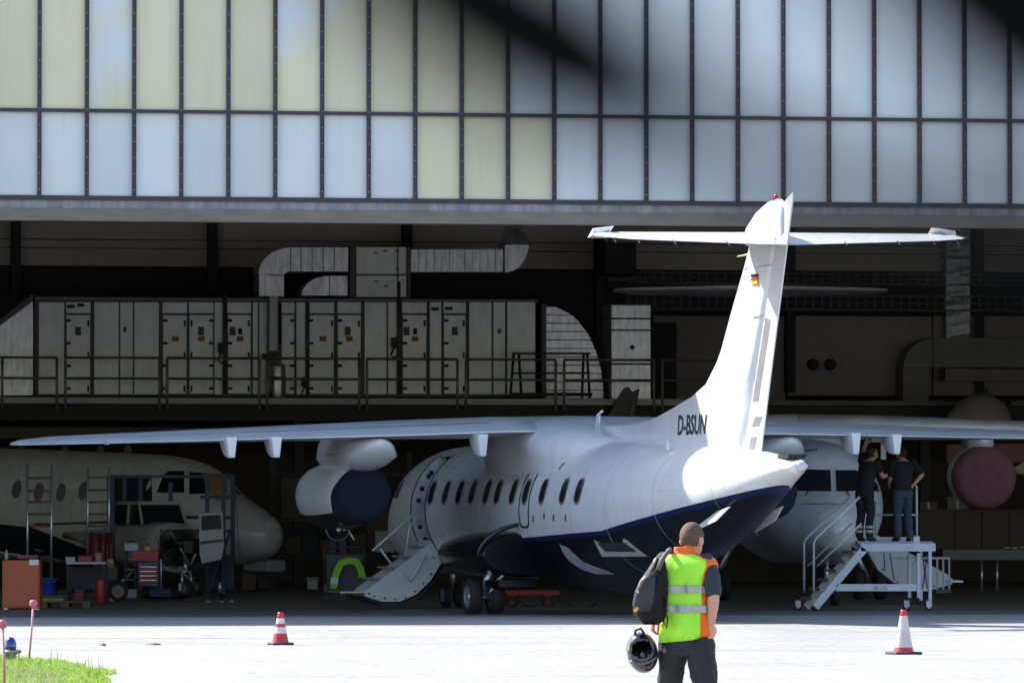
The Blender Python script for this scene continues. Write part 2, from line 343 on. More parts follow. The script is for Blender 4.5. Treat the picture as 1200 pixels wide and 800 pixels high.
# ------------------------------------------------------------------ aircraft: local +X aft, +Y starboard, Z up, origin under the main gear
def paint(name, base, rough=.25, var=.05, livery=False, dirt=.25):
    m = bpy.data.materials.new(name); m.use_nodes = True; n = m.node_tree; b = n.nodes['Principled BSDF']; L = n.links.new
    tc = n.nodes.new('ShaderNodeTexCoord')
    t = n.nodes.new('ShaderNodeTexNoise'); t.inputs['Scale'].default_value = 1.3; t.inputs['Detail'].default_value = 6; t.inputs['Roughness'].default_value = .7
    mp = n.nodes.new('ShaderNodeMapping'); mp.inputs['Scale'].default_value = (.6, 1, 1.6); L(tc.outputs['Object'], mp.inputs[0]); L(mp.outputs[0], t.inputs['Vector'])
    r = n.nodes.new('ShaderNodeValToRGB'); r.color_ramp.elements[0].position = .3; r.color_ramp.elements[1].position = .62
    r.color_ramp.elements[0].color = (*[v*(1-dirt*.45) for v in base], 1); r.color_ramp.elements[1].color = (*base, 1); L(t.outputs['Fac'], r.inputs[0])
    def nd(op, a, bb=0.0):
        q = n.nodes.new('ShaderNodeMath'); q.operation = op
        for k, v in ((0, a), (1, bb)):
            if isinstance(v, (int, float)): q.inputs[k].default_value = v
            else: L(v, q.inputs[k])
        return q.outputs[0]
    s0 = n.nodes.new('ShaderNodeSeparateXYZ'); L(tc.outputs['Object'], s0.inputs[0])      # sheet joints and rivet rows
    ln = nd('MAXIMUM', nd('LESS_THAN', nd('FRACT', nd('MULTIPLY', s0.outputs['X'], 1.05)), .02), nd('LESS_THAN', nd('FRACT', nd('ADD', nd('MULTIPLY', s0.outputs['Z'], 1.7), .35)), .02))
    dp = n.nodes.new('ShaderNodeMixRGB'); dp.blend_type = 'MULTIPLY'; L(nd('MULTIPLY', ln, .12), dp.inputs[0]); L(r.outputs[0], dp.inputs[1]); dp.inputs[2].default_value = (.2,.2,.22,1)
    # grime runs
    mg_ = n.nodes.new('ShaderNodeMapping'); mg_.inputs['Scale'].default_value = (2.2, 1, .35); L(tc.outputs['Object'], mg_.inputs[0])
    tg = n.nodes.new('ShaderNodeTexNoise'); tg.inputs['Scale'].default_value = 2.4; tg.inputs['Detail'].default_value = 5; L(mg_.outputs[0], tg.inputs['Vector'])
    rg = n.nodes.new('ShaderNodeValToRGB'); rg.color_ramp.elements[0].position = .52; rg.color_ramp.elements[1].position = .72; rg.color_ramp.elements[0].color = (1,1,1,1); rg.color_ramp.elements[1].color = (.84,.81,.77,1); L(tg.outputs['Fac'], rg.inputs[0])
    dg = n.nodes.new('ShaderNodeMixRGB'); dg.blend_type = 'MULTIPLY'; dg.inputs[0].default_value = min(1, dirt*2.5); L(dp.outputs[0], dg.inputs[1]); L(rg.outputs[0], dg.inputs[2])
    out = dg.outputs[0]
    if livery:      # brown soot smear under the wing root
        X0, Z0 = s0.outputs['X'], s0.outputs['Z']; dd = nd('ADD', nd('POWER', nd('MULTIPLY', nd('ADD', X0, -.35), .85), 2.0), nd('POWER', nd('MULTIPLY', nd('ADD', Z0, -2.72), 2.2), 2.0))
        sm = n.nodes.new('ShaderNodeMapRange'); L(dd, sm.inputs[0]); sm.inputs[1].default_value = 0; sm.inputs[2].default_value = 1.3; sm.inputs[3].default_value = .55; sm.inputs[4].default_value = 0
        so = n.nodes.new('ShaderNodeMixRGB'); so.blend_type = 'MULTIPLY'; L(nd('MULTIPLY', sm.outputs[0], nd('ADD', tg.outputs['Fac'], .4)), so.inputs[0]); L(out, so.inputs[1]); so.inputs[2].default_value = (.50,.40,.32,1); out = so.outputs[0]
    if livery:
        sp = n.nodes.new('ShaderNodeSeparateXYZ'); L(tc.outputs['Object'], sp.inputs[0])
        def ma(op, a, bb=0.0):
            q = n.nodes.new('ShaderNodeMath'); q.operation = op
            for k, v in ((0, a), (1, bb)):
                if isinstance(v, (int, float)): q.inputs[k].default_value = v
                else: L(v, q.inputs[k])
            return q.outputs[0]
        X, Z = sp.outputs['X'], sp.outputs['Z']
        f = ma('ADD', ma('ADD', ma('MULTIPLY', X, .03), 1.335), ma('MULTIPLY', ma('MAXIMUM', ma('SUBTRACT', X, 5.3), 0), .092))
        e = ma('SUBTRACT', f, Z)                     # metres below the cheat line
        back = ma('GREATER_THAN', X, -.25)
        navy = ma('MULTIPLY', ma('GREATER_THAN', e, .0), back); deep = ma('MULTIPLY', ma('GREATER_THAN', e, .085), back)
        x1 = n.nodes.new('ShaderNodeMixRGB'); L(navy, x1.inputs[0]); L(out, x1.inputs[1]); x1.inputs[2].default_value = (.010, .015, .062, 1)
        x2 = n.nodes.new('ShaderNodeMixRGB'); L(deep, x2.inputs[0]); L(x1.outputs[0], x2.inputs[1]); x2.inputs[2].default_value = (.0055, .006, .0095, 1)
        out = x2.outputs[0]
        sp_ = n.nodes.new('ShaderNodeMapRange'); L(navy, sp_.inputs[0]); sp_.inputs[3].default_value = .5; sp_.inputs[4].default_value = .12; L(sp_.outputs[0], b.inputs['Specular IOR Level'])
        ct_ = n.nodes.new('ShaderNodeMapRange'); L(navy, ct_.inputs[0]); ct_.inputs[3].default_value = .35; ct_.inputs[4].default_value = .03; L(ct_.outputs[0], b.inputs['Coat Weight'])
    L(out, b.inputs['Base Color'])
    mr = n.nodes.new('ShaderNodeMapRange'); L(t.outputs['Fac'], mr.inputs[0]); mr.inputs[3].default_value = rough - .08; mr.inputs[4].default_value = rough + .12; L(mr.outputs[0], b.inputs['Roughness'])
    if not livery: b.inputs['Coat Weight'].default_value = .35
    b.inputs['Coat Roughness'].default_value = .1
    return m
m_white = paint('white aircraft paint', (.74,.74,.75), .3)
m_body = paint('white and navy livery', (.74,.74,.75), .28, livery=True)
m_hangarwhite = paint('cream aircraft paint', (.70,.66,.59), .32, dirt=.5)
m_greywhite = paint('grey white aircraft paint', (.78,.79,.81), .35, dirt=.4)
m_navy = mat('navy gloss paint', (.006,.007,.011), .22, 0, var=.2, coat=.06, spec=.3)
m_glass = mat('dark cabin glass', (.012,.013,.016), .10, 0, var=.2, coat=.15)
m_glass2 = mat('dull cabin glass', (.010,.011,.012), .3, 0, var=.2, spec=.15)
m_rim = mat('window rim grey', (.22,.22,.23), .4, .4)
m_black = mat('black rubber', (.015,.015,.016), .75, var=.3)
m_alu = mat('bare aluminium', (.55,.56,.57), .35, .8, var=.15)
m_grey = mat('light grey paint', (.42,.43,.45), .45)
m_seam = mat('panel seam', (.12,.12,.13), .6)

FK = [(-10.0,.03,1.42,1.34),(-9.8,.36,1.72,1.04),(-9.2,.70,2.02,.84),(-8.5,.96,2.32,.71),(-7.8,1.12,2.78,.65),(-7.0,1.19,2.98,.62),(-5.9,1.22,3.04,.61),
      (-4,1.22,3.05,.61),(-1,1.22,3.05,.58),(.6,1.22,3.05,.42),(3.6,1.22,3.05,.42),(5.0,1.19,3.04,.60),(6.5,1.08,3.00,.88),(8.1,.88,2.92,1.24),(8.9,.75,2.88,1.45),
      (10.4,.48,2.78,1.91),(11,.37,2.73,2.12),(11.8,.22,2.66,2.36),(12.18,.11,2.60,2.46)]
def fsec(a, n=64, off=0.0):      # cross section ring: hull tube
    hw, zt, zb = crom(FK, a); hw -= off; zt -= off; zb += off; zc = zb + (zt - zb) * (.5 if a < -1 or a > 6 else .5); ring = []
    mid = 1.83 if -6 < a < 5 else (zt + zb) / 2
    k = min(1, max(0, (a + 7.8) / 1.5)) * min(1, max(0, (7 - a) / 2)); mid = (zt+zb)/2 * (1-k) + 1.83 * k
    for j in range(n):
        t = 2*math.pi*j/n; c, s = math.sin(t), -math.cos(t)   # starts at the keel, goes to starboard
        h = (zt - mid) if s > 0 else (mid - zb)
        ring.append((a, hw * c, mid + h * s))
    return ring
def hull_y(a, z):            # half width of the hull at height z
    r = [p for p in fsec(a, 256) if p[1] >= 0]; return min(r, key=lambda p: abs(p[2]-z))[1]
def hull_n(a, z, side=-1):   # point and outward normal
    e = .05; y = hull_y(a, z)*side; dydz = (hull_y(a, z+e) - hull_y(a, z-e)) / (2*e)*side; dyda = (hull_y(a+e, z) - hull_y(a-e, z)) / (2*e)*side
    n = Vector((-dyda, 1, -dydz)) * side; return Vector((a, y, z)), n.normalized()
def patch(q, a, z, side, outline, off=.012, depth=.02, twist=0):
    """outline in (along, up) metres laid on the hull as a thin plate that follows its curve"""
    n = len(outline); vs = []
    for dd in (off - depth, off):
        for (u, v) in outline:
            p, nn = hull_n(a + u, z + v, side); vs.append(p + nn * dd)
    c0, n0 = hull_n(a, z, side); vs.append(c0 + n0 * off)
    q.add(vs, [(n+i, n+(i+1) % n, 2*n) for i in range(n)] + [(i, (i+1) % n, n+(i+1) % n, n+i) for i in range(n)])
def oval(rx, rz, n=20, pw=2.6):
    o = []
    for i in range(n):
        t = 2*math.pi*i/n; c, s = math.cos(t), math.sin(t)
        o.append((rx*math.copysign(abs(c)**(2/pw), c), rz*math.copysign(abs(s)**(2/pw), s)))
    return o
def ringpatch(q, a, z, side, o1, o2, off=.008):
    n = len(o1); vs = []
    for o, d in ((o1, off), (o2, off), (o2, -.01)):
        for (u, v) in o: p, nn = hull_n(a+u, z+v, side); vs.append(p + nn*d)
    q.add(vs, [(i, (i+1) % n, n+(i+1) % n, n+i) for i in range(n)] + [(n+i, n+(i+1) % n, 2*n+(i+1) % n, 2*n+i) for i in range(n)])
def hull(parent, material, a0=-10.0, a1=12.18, door=None, name='fuselage'):
    st = sorted(set([a0, a1] + [round(a0 + .05*k, 3) for k in range(1, 16)] + [round(x*.25, 3) for x in range(-39, 49) if a0 < x*.25 < a1] + (list(door[:2]) if door else [])))
    st = [s for s in st if a0 <= s <= a1]; q = MB(); q.smooth = True; n = 64
    rs = [fsec(a, n) for a in st]; vs = [p for r in rs for p in r]; fs = []
    for i in range(len(st)-1):
        for j in range(n):
            k = (j+1) % n; am = (st[i]+st[i+1])/2; pm = [(rs[i][j][c]+rs[i][k][c])/2 for c in range(3)]
            if door and door[0] < am < door[1] and pm[1] < 0 and door[2] < pm[2] < door[3]: continue
            fs.append((i*n+j, i*n+k, (i+1)*n+k, (i+1)*n+j))
    q.add(vs, fs); q.smooth = False
    q.f.append(list(range(n))[::-1]); q.mi.append(0); q.sm.append(False); q.f.append([(len(st)-1)*n+j for j in range(n)]); q.mi.append(0); q.sm.append(False)
    return q.build(name, material, parent, fix=door is None)
def foil(le, te, zl, zt, t, n=9):       # closed aerofoil loop in (a, z)
    up, lo = [], []
    for i in range(n+1):
        x = (1-math.cos(math.pi*i/n))/2; th = 5*t*(.2969*math.sqrt(x)-.126*x-.3516*x*x+.2843*x**3-.1015*x**4)
        a = le+(te-le)*x; zc = zl+(zt-zl)*x + .12*t*math.sin(math.pi*x)
        up.append((a, zc+th*1.1)); lo.append((a, zc-th*.8))
    return up + lo[::-1][1:-1]
def wing_mesh(secs, side):
    q = MB(); q.rings([[(a, side*s[0], z) for a, z in foil(*s[1:])] for s in secs], smooth=True); return q
WING = [(0,-1.55,1.2,3.27,3.22,.42), (1.4,-1.55,1.22,3.27,3.22,.40), (3.2,-1.25,1.24,3.245,3.165,.36), (7,-.58,1.27,3.16,3.085,.24), (9.5,-.1,1.30,3.11,3.04,.15), (10.1,.18,1.28,3.07,3.03,.10), (10.28,.6,1.26,3.05,3.03,.05)]
def wheel(q_t, q_r, c, r, wd):      # tyre profile and rim, axis along y
    q_t.lathe([(r*.62,-wd*.42),(r*.82,-wd*.5),(r*.95,-wd*.38),(r,-wd*.15),(r,wd*.15),(r*.95,wd*.38),(r*.82,wd*.5),(r*.62,wd*.42)], c, 'y', 24, cap=False)
    q_r.lathe([(.02,-wd*.36),(r*.2,-wd*.46),(r*.22,-wd*.30),(r*.5,-wd*.25),(r*.58,-wd*.40),(r*.64,-wd*.42),(r*.64,wd*.42),(r*.5,wd*.25),(r*.2,wd*.3),(.02,wd*.36)], c, 'y', 18)
    for k in range(8):
        t = 2*math.pi*k/8; x, z = r*.38*math.cos(t), r*.38*math.sin(t); q_r.ball((c[0]+x, c[1]-wd*.26, c[2]+z), r*.06, .02, r*.06, 6, 4)

# ---- the parked jet, half in the hangar
TH = R(17); O1 = Vector((1.04, 106.4, 0)); SB, CB = math.sin(TH), math.cos(TH)
jet = empty('regional_jet', O1, TH - R(90), 'white and navy jet airliner parked tail out of the hangar with airstair open', 'aircraft')
jet.rotation_euler[0] = R(.45)     # stands with the starboard wing a touch high
def AQ(x, y, p):            # pixel on the plane at port offset p -> local point
    k = (x-600)/F; a = (k*(O1.y - SB*p) - O1.x + CB*p) / (SB + k*CB); d = O1.y - CB*a - SB*p
    return Vector((a, -p, CAMH + (HY-y)/F*d))
def AP(x, y, a):            # pixel on the plane at station a -> local point
    k = (x-600)/F; p = (O1.x + SB*a - k*(O1.y - CB*a)) / (CB - k*SB); d = O1.y - CB*a - SB*p
    return Vector((a, -p, CAMH + (HY-y)/F*d))
DOOR = (-5.95, -5.05, .86, 2.86)
fus = hull(jet, m_body, door=DOOR)
# fuselage seams (thin proud bands)
for a in (-7.6, -4.2, -1.6, 5.6, 7.55, 9.6):
    rs = []; q = MB()
    for da, off in ((-.006,.0), (-.005,.003), (.005,.003), (.006,.0)):
        rs.append([(p[0]+da, p[1]*(1+off/1.2), 1.83+(p[2]-1.83)*(1+off/1.2)) for p in fsec(a, 64)])
    q.rings(rs, cap0=False, cap1=False); q.build('panel_seam', mat('faint seam', (.38,.38,.40), .5), fus)
# door surround: jambs, cabin lining behind it
m_jamb = mat('door jamb grey', (.50,.51,.53), .5, var=.25, scale=9)
for a_, s_ in ((DOOR[0], 1), (DOOR[1], -1)):
    q = MB(); o = [p for p in fsec(a_, 128) if p[1] < 0 and .82 < p[2] < 2.9]; i_ = [(p[0], p[1]*.78, 1.83+(p[2]-1.83)*.78) for p in o]
    q.rings([o, i_, [(p[0]-s_*.04, p[1], p[2]) for p in i_], [(p[0]-s_*.04, p[1]*.999, p[2]) for p in o]], close=False, cap0=False, cap1=False)
    jb = q.build('door_jamb', m_jamb, jet)
    if s_ == 1:
        for z in (2.62, 2.56, 2.3, 2.05, 1.5, 1.24, 1.05):
            p, nn = hull_n(a_, z, -1); c = p - nn*.12; q = MB(); q.lathe([(.045,0),(.045,.012),(.02,.014)], (0,0,0), 'x', 10)
            o = q.build('latch_plate', m_black, jb); o.location = (c.x+.002, c.y, c.z)
for a0_, a1_ in ((DOOR[0]-.07, DOOR[0]+.0), (DOOR[1]-.0, DOOR[1]+.06)):
    q = MB(); rs = []
    for a_ in (a0_, a1_): rs.append([(p[0], p[1]*1.006, 1.83+(p[2]-1.83)*1.006) for p in fsec(a_, 128) if p[1] < 0 and .84 < p[2] < 2.9])
    q.rings(rs, close=False, cap0=False, cap1=False); q.build('door_gap_shade', mat('door gap shade', (.03,.03,.04), .6), jet)  # dark strips on the hull paint the shaded gap at the opening's edges
q = MB(); rs = [fsec(a, 48, .26) for a in (-6.2, -5.0, -4.2)]
q.rings([[(p[0], p[1], max(.95, p[2])) for p in r if True] for r in rs], cap0=True, cap1=True)
q.f = [f for f in q.f if not (len(f) == 4 and all(q.v[i].y < -.2 for i in f) and sum(q.v[i].x for i in f)/4 < -5.2 and sum(q.v[i].z for i in f)/4 > 1)]
q.mi = [0]*len(q.f); q.sm = [False]*len(q.f); q.build('cabin_lining', mat('cabin lining', (.30,.29,.28), .7), jet)
# windows
wx = [507.5,524,540,555,572,585,603,618,638,662,679]
wz = 2.17
for x in wx:
    a = AQ(x, 577, 1.17).x; q = MB(); ringpatch(q, a, wz, -1, oval(.175,.225), oval(.14,.19), .016); wf = q.build('window', m_rim, jet)
    q = MB(); patch(q, a, wz, -1, oval(.145,.195), off=.013, depth=.02); q.build('pane', m_glass, wf)
for k in range(11):         # the other side
    a = -4.73+.84*k; q = MB(); patch(q, a, wz, 1, oval(.15,.2)); q.build('window', m_glass, jet)
# emergency exit outline
ea = AQ(618, 577, 1.17).x
def exit_o(k): return [(u*(.27+k), v*(.0+1)*(1) if False else (v*(.50+k)) - .06) for u, v in oval(1, 1, 40, 5)]
q = MB(); ringpatch(q, ea, 2.13, -1, exit_o(.035), exit_o(.0), .014); q.build('emergency_exit', mat('exit outline navy', (.02,.02,.05), .4), jet)
# small service marks and vents on the side
for x, y in ((640,548),(648,546),(645,604),(656,606),(632,607),(670,606)):
    p = AQ(x, y, 1.12); q = MB(); patch(q, p.x, p.z, -1, [(-.04,-.05),(.03,-.05),(.05,.06),(0,.06)], off=.014); q.build('service_mark', m_seam, jet)
# cockpit glazing
for s_ in (-1, 1):
    for u0, u1, z0, z1 in ((-8.3,-7.75,2.02,2.34), (-7.65,-7.1,2.06,2.42)):
        q = MB(); patch(q, (u0+u1)/2, (z0+z1)/2, s_, [(u0-(u0+u1)/2, -.16), (u1-(u0+u1)/2, -.17), (u1-(u0+u1)/2, .17), (u0-(u0+u1)/2+.1, .15)]); q.build('cockpit_window', m_glass, jet)
# belly swoosh, chevron and vent
m_pale = mat('pale grey marking', (.34,.35,.37), .4)
def pxpatch(name, pts, p, m, parent=jet, off=.015):
    L_ = [AQ(x, y, p) for x, y in pts]; n = len(L_); vs = []
    for l in L_:
        c, nn = hull_n(l.x, l.z, -1); vs.append(c + nn*off)
    for l in L_:
        c, nn = hull_n(l.x, l.z, -1); vs.append(c - nn*.01)
    q = MB(); q.add(vs, [tuple(range(n))] + [(i, (i+1) % n, n+(i+1) % n, n+i) for i in range(n)]); return q.build(name, m, parent)
# wings
for s_ in (-1, 1):
    wg = wing_mesh(WING, s_).build('wing', m_white, jet)
    # flap / aileron split lines and trailing edge flap
    q = MB()
    for p0, p1, f0, f1 in ((1.6,10.0,.70,.72),):
        for i in range(14):
            pa, pb = p0+(p1-p0)*i/14, p0+(p1-p0)*(i+1)/14
            def top(p, fr):
                k = [crom([(s[0],)+s[1:] for s in WING], p)][0]; le, te, zl, zt, t = k; x = fr; th = 5*t*(.2969*math.sqrt(x)-.126*x-.3516*x*x+.2843*x**3-.1015*x**4)
                return Vector((le+(te-le)*x, s_*p, zl+(zt-zl)*x+.12*t*math.sin(math.pi*x)+th*1.1+.004))
            q.add([top(pa,f0), top(pb,f0), top(pb,f0+.02), top(pa,f0+.02)], [(0,1,2,3)])
    for p in (2.6, 4.9, 6.9, 8.4):
        q.add([top(p,.3)+Vector((0,0,.001)), top(p+.02,.3)+Vector((0,0,.001)), top(p+.02,.97), top(p,.97)], [(0,1,2,3)])
    q.build('panel_line', mat('wing seam', (.30,.31,.34), .5), wg)
    for p in ((2.02, 5.75, 6.55) if s_ < 0 else (2.02, 4.92, 5.70)):
        q = MB(); rs = []
        for a, w_, zt_, zb_ in ((.65,.04,3.1,3.02),(.85,.08,3.12,2.92),(1.05,.105,3.13,2.83),(1.3,.11,3.13,2.79),(1.42,.095,3.12,2.79)):
            zs = .03 if p > 5 else .06; rs.append([(a, s_*p-w_, zt_+zs), (a, s_*p-w_*.55, zb_), (a, s_*p+w_*.55, zb_), (a, s_*p+w_, zt_+zs)])
        q.rings(rs, smooth=False); bevel(q.build('flap_fairing', m_white, jet), .02)
    q = MB(); q.cyl((1.25, s_*8.75, 3.05), (1.5, s_*8.75, 3.04), .035, 8, .01); q.build('wing_static', m_grey, jet)
# wing root fairing hump
q = MB(); rs = []
for a, hw, zt_ in ((-2.9,.2,3.04),(-2.4,.75,3.16),(-1.6,1.15,3.36),(-.6,1.35,3.50),(.5,1.40,3.50),(1.4,1.30,3.40),(2.2,1.02,3.26),(3.0,.65,3.13),(3.6,.2,3.03)):
    H_ = min(hw, 1.03); rs.append([(a, H_*math.copysign(abs(math.cos(t))**.6, math.cos(t))*(1+.16*math.sin(2*min(t, math.pi-t))*hw), 2.45+(zt_-2.45)*max(0, math.sin(t))**.8) for t in [math.pi*i/24 for i in range(25)]])
q.rings(rs, close=False, smooth=True, cap0=False, cap1=False); q.build('wing_fairing', m_white, jet)
q = MB(); q.tube([(1.75,0,3.3),(1.8,0,3.50)], [.02,.012], 6); q.build('antenna', m_white, jet)
q = MB(); q.tube([(2.2,-.2,3.2),(2.3,-.2,3.50),(2.55,-.2,3.56)], .022, 6); q.build('antenna', m_white, jet)
q = MB(); q.prism([(5.6,2.98),(5.9,2.98),(5.74,3.26),(5.68,3.26)], -.75, -.73); 
q = MB(); p_ = AQ(785,528,.55); q.tube([p_, p_+Vector((-.05,0,.18))], [.045,.012], 6); q.build('antenna', m_white, jet)
# engines, hung well forward
EP, ES = 3.80, -.98
m_cover = mat('navy canvas cover', (.004,.006,.021), .9, var=.25, scale=5, bump=.5, bscale=9)
for s_ in (-1, 1):
    c = Vector((0, s_*EP, 2.12)); NS = 32
    prof = [(-1.75,.50),(-1.6,.56),(-1.1,.61),(-.4,.60),(.3,.545),(.95,.46)]
    qw = MB(); qw.smooth = True; rs = [[(a+ES, c.y+r*math.sin(2*math.pi*j/NS), c.z-r*math.cos(2*math.pi*j/NS)) for j in range(NS)] for a, r in prof]
    qw.rings(rs, cap0=True, cap1=True, smooth=True)
    for k, f in enumerate(qw.f):
        zc_ = sum(qw.v[i].z for i in f)/len(f); xc = sum(qw.v[i].x for i in f)/len(f); qw.mi[k] = 1 if zc_ < c.z-.30 else 0
    nac = qw.build('engine_nacelle', [m_white, m_navy], jet)
    q = MB(); rs = []
    for a, r, tilt in ((.70,.525,.38),(.90,.505,.16),(1.0,.49,.04),(1.06,.47,0),(1.12,.41,0),(1.15,.28,0),(1.16,.05,0)):
        rs.append([(a + ES + tilt*math.cos(2*math.pi*j/NS)*-1, c.y+(r+.01*math.sin(5*j))*math.sin(2*math.pi*j/NS), c.z-(r+.006*math.sin(7*j+a*9))*math.cos(2*math.pi*j/NS)) for j in range(NS)])
    q.rings(rs, smooth=True); q.build('exhaust_cover', m_cover, jet)
    q = MB(); rs = []
    for a, w_, zb_, zt_ in ((-1.6,.06,2.75,3.2),(-1.2,.26,2.60,3.22),(-.3,.36,2.50,3.2),(.6,.40,2.50,3.18),(1.2,.42,2.56,3.16),(1.65,.40,2.66,3.14),(1.95,.26,2.84,3.12),(2.06,.15,2.93,3.11),(2.10,.04,3.0,3.09)):
        rs.append([(a + ES, s_*EP+w_*math.cos(t)*(1.15 if math.sin(t) < 0 else 1), (zb_+zt_)/2+(zt_-zb_)/2*math.sin(t)) for t in [2*math.pi*i/16 for i in range(16)]])
    q.rings(rs, smooth=True); py = q.build('pylon', m_white, jet)
    q = MB()
    for (a0, z0), (a1, z1) in (((-.1,2.86),(1.3,2.84)),):
        q.bar((a0+ES, s_*EP-.40, z0), (a1+ES, s_*EP-.40, z1), .012)
    q.build('panel_line', m_seam, py)
    q = MB(); q.ball((.02+ES,c.y-.2,c.z-.60), .05, .05, .05, 8, 6); q.bar((ES,c.y-.02,c.z-.60), (.12+ES,c.y+.06,c.z-.78), .02); q.build('cover_strap', m_alu, jet)
# tail: fin, rudder, bullet, tailplane, strakes
def lev(z, pts):
    pts = sorted(pts)
    for (z0, a0), (z1, a1) in zip(pts[:-1], pts[1:]):
        if z <= z1: return a0 + (a1-a0)*max(0, (z-z0))/(z1-z0)
    return pts[-1][1]
LEp = [AQ(x, y, 0) for x, y in ((826,462),(847,420),(862,365),(875,320),(883,290),(886,275),(889,262))]; LE = [(2.6, 6.9), (3.4, 7.1)] + [(p.z, p.x) for p in LEp if p.z > 3.7]
HL = [(p.z, p.x) for p in (AQ(877,526,0), AQ(915,284,0), AQ(920,250,0))]; TE = [(p.z, p.x) for p in (AQ(893,531,0), AQ(931,252,0), AQ(934,232,0))]
def finring(z, le, te, t, n=10):
    up = []; 
    for i in range(n+1):
        x = (1-math.cos(math.pi*i/n))/2; th = 5*t*(.2969*math.sqrt(x)-.126*x-.3516*x*x+.2843*x**3-.1015*x**4)*(te-le)/1; up.append((le+(te-le)*x, th))
    return [(a, -h, z) for a, h in up] + [(a, h, z) for a, h in up[::-1][1:-1]]
q = MB(); zs = [2.65+.2*k for k in range(19)]; rs = []
for z in zs:
    le, te, hl = lev(z, LE), lev(z, TE), lev(z, HL); full = finring(z, le, te, .10)
    rs.append([(min(a, hl), y, z_) for a, y, z_ in full])
q.rings(rs, smooth=True); fin = q.build('tail_fin', m_white, jet)
q = MB(); rs = []
for z in [2.74+.2*k for k in range(21)] + [6.80]:
    hl, te = lev(z, HL)+.03, lev(z, TE)
    if z > 6.5: hl = max(hl, te-.55)
    wd = .06*(1-(z-2.7)/9); rs.append([(hl, -wd, z), (te, -.012, z + (.0)), (te, .012, z), (hl, wd, z)])
rs[-1] = [(p[0], p[1], p[2] + (.09 if i in (1,2) else -.10)) for i, p in enumerate(rs[-1])]
q.rings(rs, smooth=False); rud = q.build('rudder', m_white, jet)
q = MB()      # hinge gap plates and tab recess on the port side
def strip(q, a, b, wdt, off): 
    q.add([(a.x, a.y-off, a.z), (a.x+wdt, a.y-off, a.z), (b.x+wdt, b.y-off, b.z), (b.x, b.y-off, b.z)], [(0,1,2,3)])
def strip(q, a, b, wdt, off):
    def ry(x, z): hl, te = lev(z, HL)+.03, lev(z, TE); t = min(1, max(0, (x-hl)/(te-hl))); return -(.06*(1-(z-2.7)/9)*(1-t) + .012*t) - .004
    q.add([(x, ry(x, z), z) for x, z in ((a.x, a.z), (a.x+wdt, a.z), (b.x+wdt, b.z), (b.x, b.z))], [(0,1,2,3)])
strip(q, AQ(899,375,.05), AQ(884,470,.052), .24, .012); strip(q, AQ(886,488,.054), AQ(882,500,.054), .3, .012); strip(q, AQ(881,512,.056), AQ(878,527,.056), .25, .012)
q.build('tab_recess', mat('recess grey', (.22,.21,.23), .6), rud)
# dorsal fillet
q = MB(); rs = []
for x, y in ((697,499),(720,498.5),(745,497),(768,491),(787,483),(806,473),(826,461),(842,447),(866,447)):
    t = AQ(x, y, 0); k_ = min(1, max(0, (t.x-3)/3)); z_ = t.z; half = []
    for zz in (2.55, 2.75, 2.9, 3.0, 3.1, z_-.05, z_):
        zz = min(zz, z_); half.append((.02 if zz >= z_ else (.165*k_+.03 + .9*max(0, 3.08-zz)**2) * (1 if x < 845 else .3), zz))
    rs.append([(t.x, -h_, zz) for h_, zz in half] + [(t.x, h_, zz) for h_, zz in half[::-1]])
q.rings(rs, close=False, smooth=True, cap0=False, cap1=False); q.build('dorsal_fillet', m_white, jet)
# registration, skewed letters on the fillet
t0 = AQ(795, 509, .2)
Mt = Matrix(((1,0,0,t0.x),(0,0,-1,-.202),(0,1,0,t0.z),(0,0,0,1)))
text('registration', 'D-BSUN', .46, mat('registration grey', (.03,.03,.035), .5), jet, Mt @ Matrix.Diagonal((.90,1,1,1)), shear=.25, bold=.008)
# flag
for k, cname, cc in ((0,'flag gold',(.8,.55,.02)), (1,'flag red',(.6,.02,.02)), (2,'flag black',(.01,.01,.01))):
    p0, p1 = AQ(884.2, 333-4.2*k, .1), AQ(891.5, 333-4.2*(k+1), .1); q = MB(); q.box((p0.x,-.118,p0.z), (p1.x,-.10,p1.z-.002)); q.build('flag_stripe', mat(cname, cc, .5), fin)
p0 = AQ(862,414,.1); q = MB(); q.add([(p0.x,-.115,p0.z+.06),(p0.x+.30,-.115,p0.z-.12),(p0.x+.40,-.10,p0.z-.02),(p0.x+.12,-.10,p0.z+.16)], [(0,1,2,3)]); q.build('access_panel', mat('access grey', (.33,.32,.34), .6), fin)
for z, a0, a1 in ((5.75,9.75,11.1), (4.95,10.2,10.75)):
    q = MB(); q.bar((a0,-.095,z), (a1,-.075,z+.02), .012, .006); q.build('panel_line', m_seam, fin)
TP = [(0,9.75,11.62,6.28,6.06,.17), (.5,9.85,11.60,6.28,6.07,.15), (2.6,10.75,11.60,6.25,6.14,.10), (3.0,10.95,11.6,6.24,6.17,.07), (3.08,11.1,11.55,6.23,6.19,.03)]
for s_ in (-1, 1):
    tp = wing_mesh(TP, s_).build('tailplane', m_white, jet)
    q = MB(); q.rings([[(10.65,s_*2.72,6.2),(11.0,s_*2.70,6.38),(11.15,s_*2.76,6.37),(11.1,s_*3.0,6.22)], [(10.7,s_*3.05,6.2),(10.98,s_*3.05,6.34),(11.1,s_*3.08,6.33),(11.1,s_*3.1,6.22)]]); q.build('horn_balance', m_white, jet)
    for p in (1.0, 1.9, 2.5, 2.9):
        q = MB(); q.cyl((11.55,s_*p,6.10+.02*p), (11.72,s_*p,6.02+.02*p), .010, 5, .004); q.build('static_wick', m_black, jet)
q = MB(); rs = []
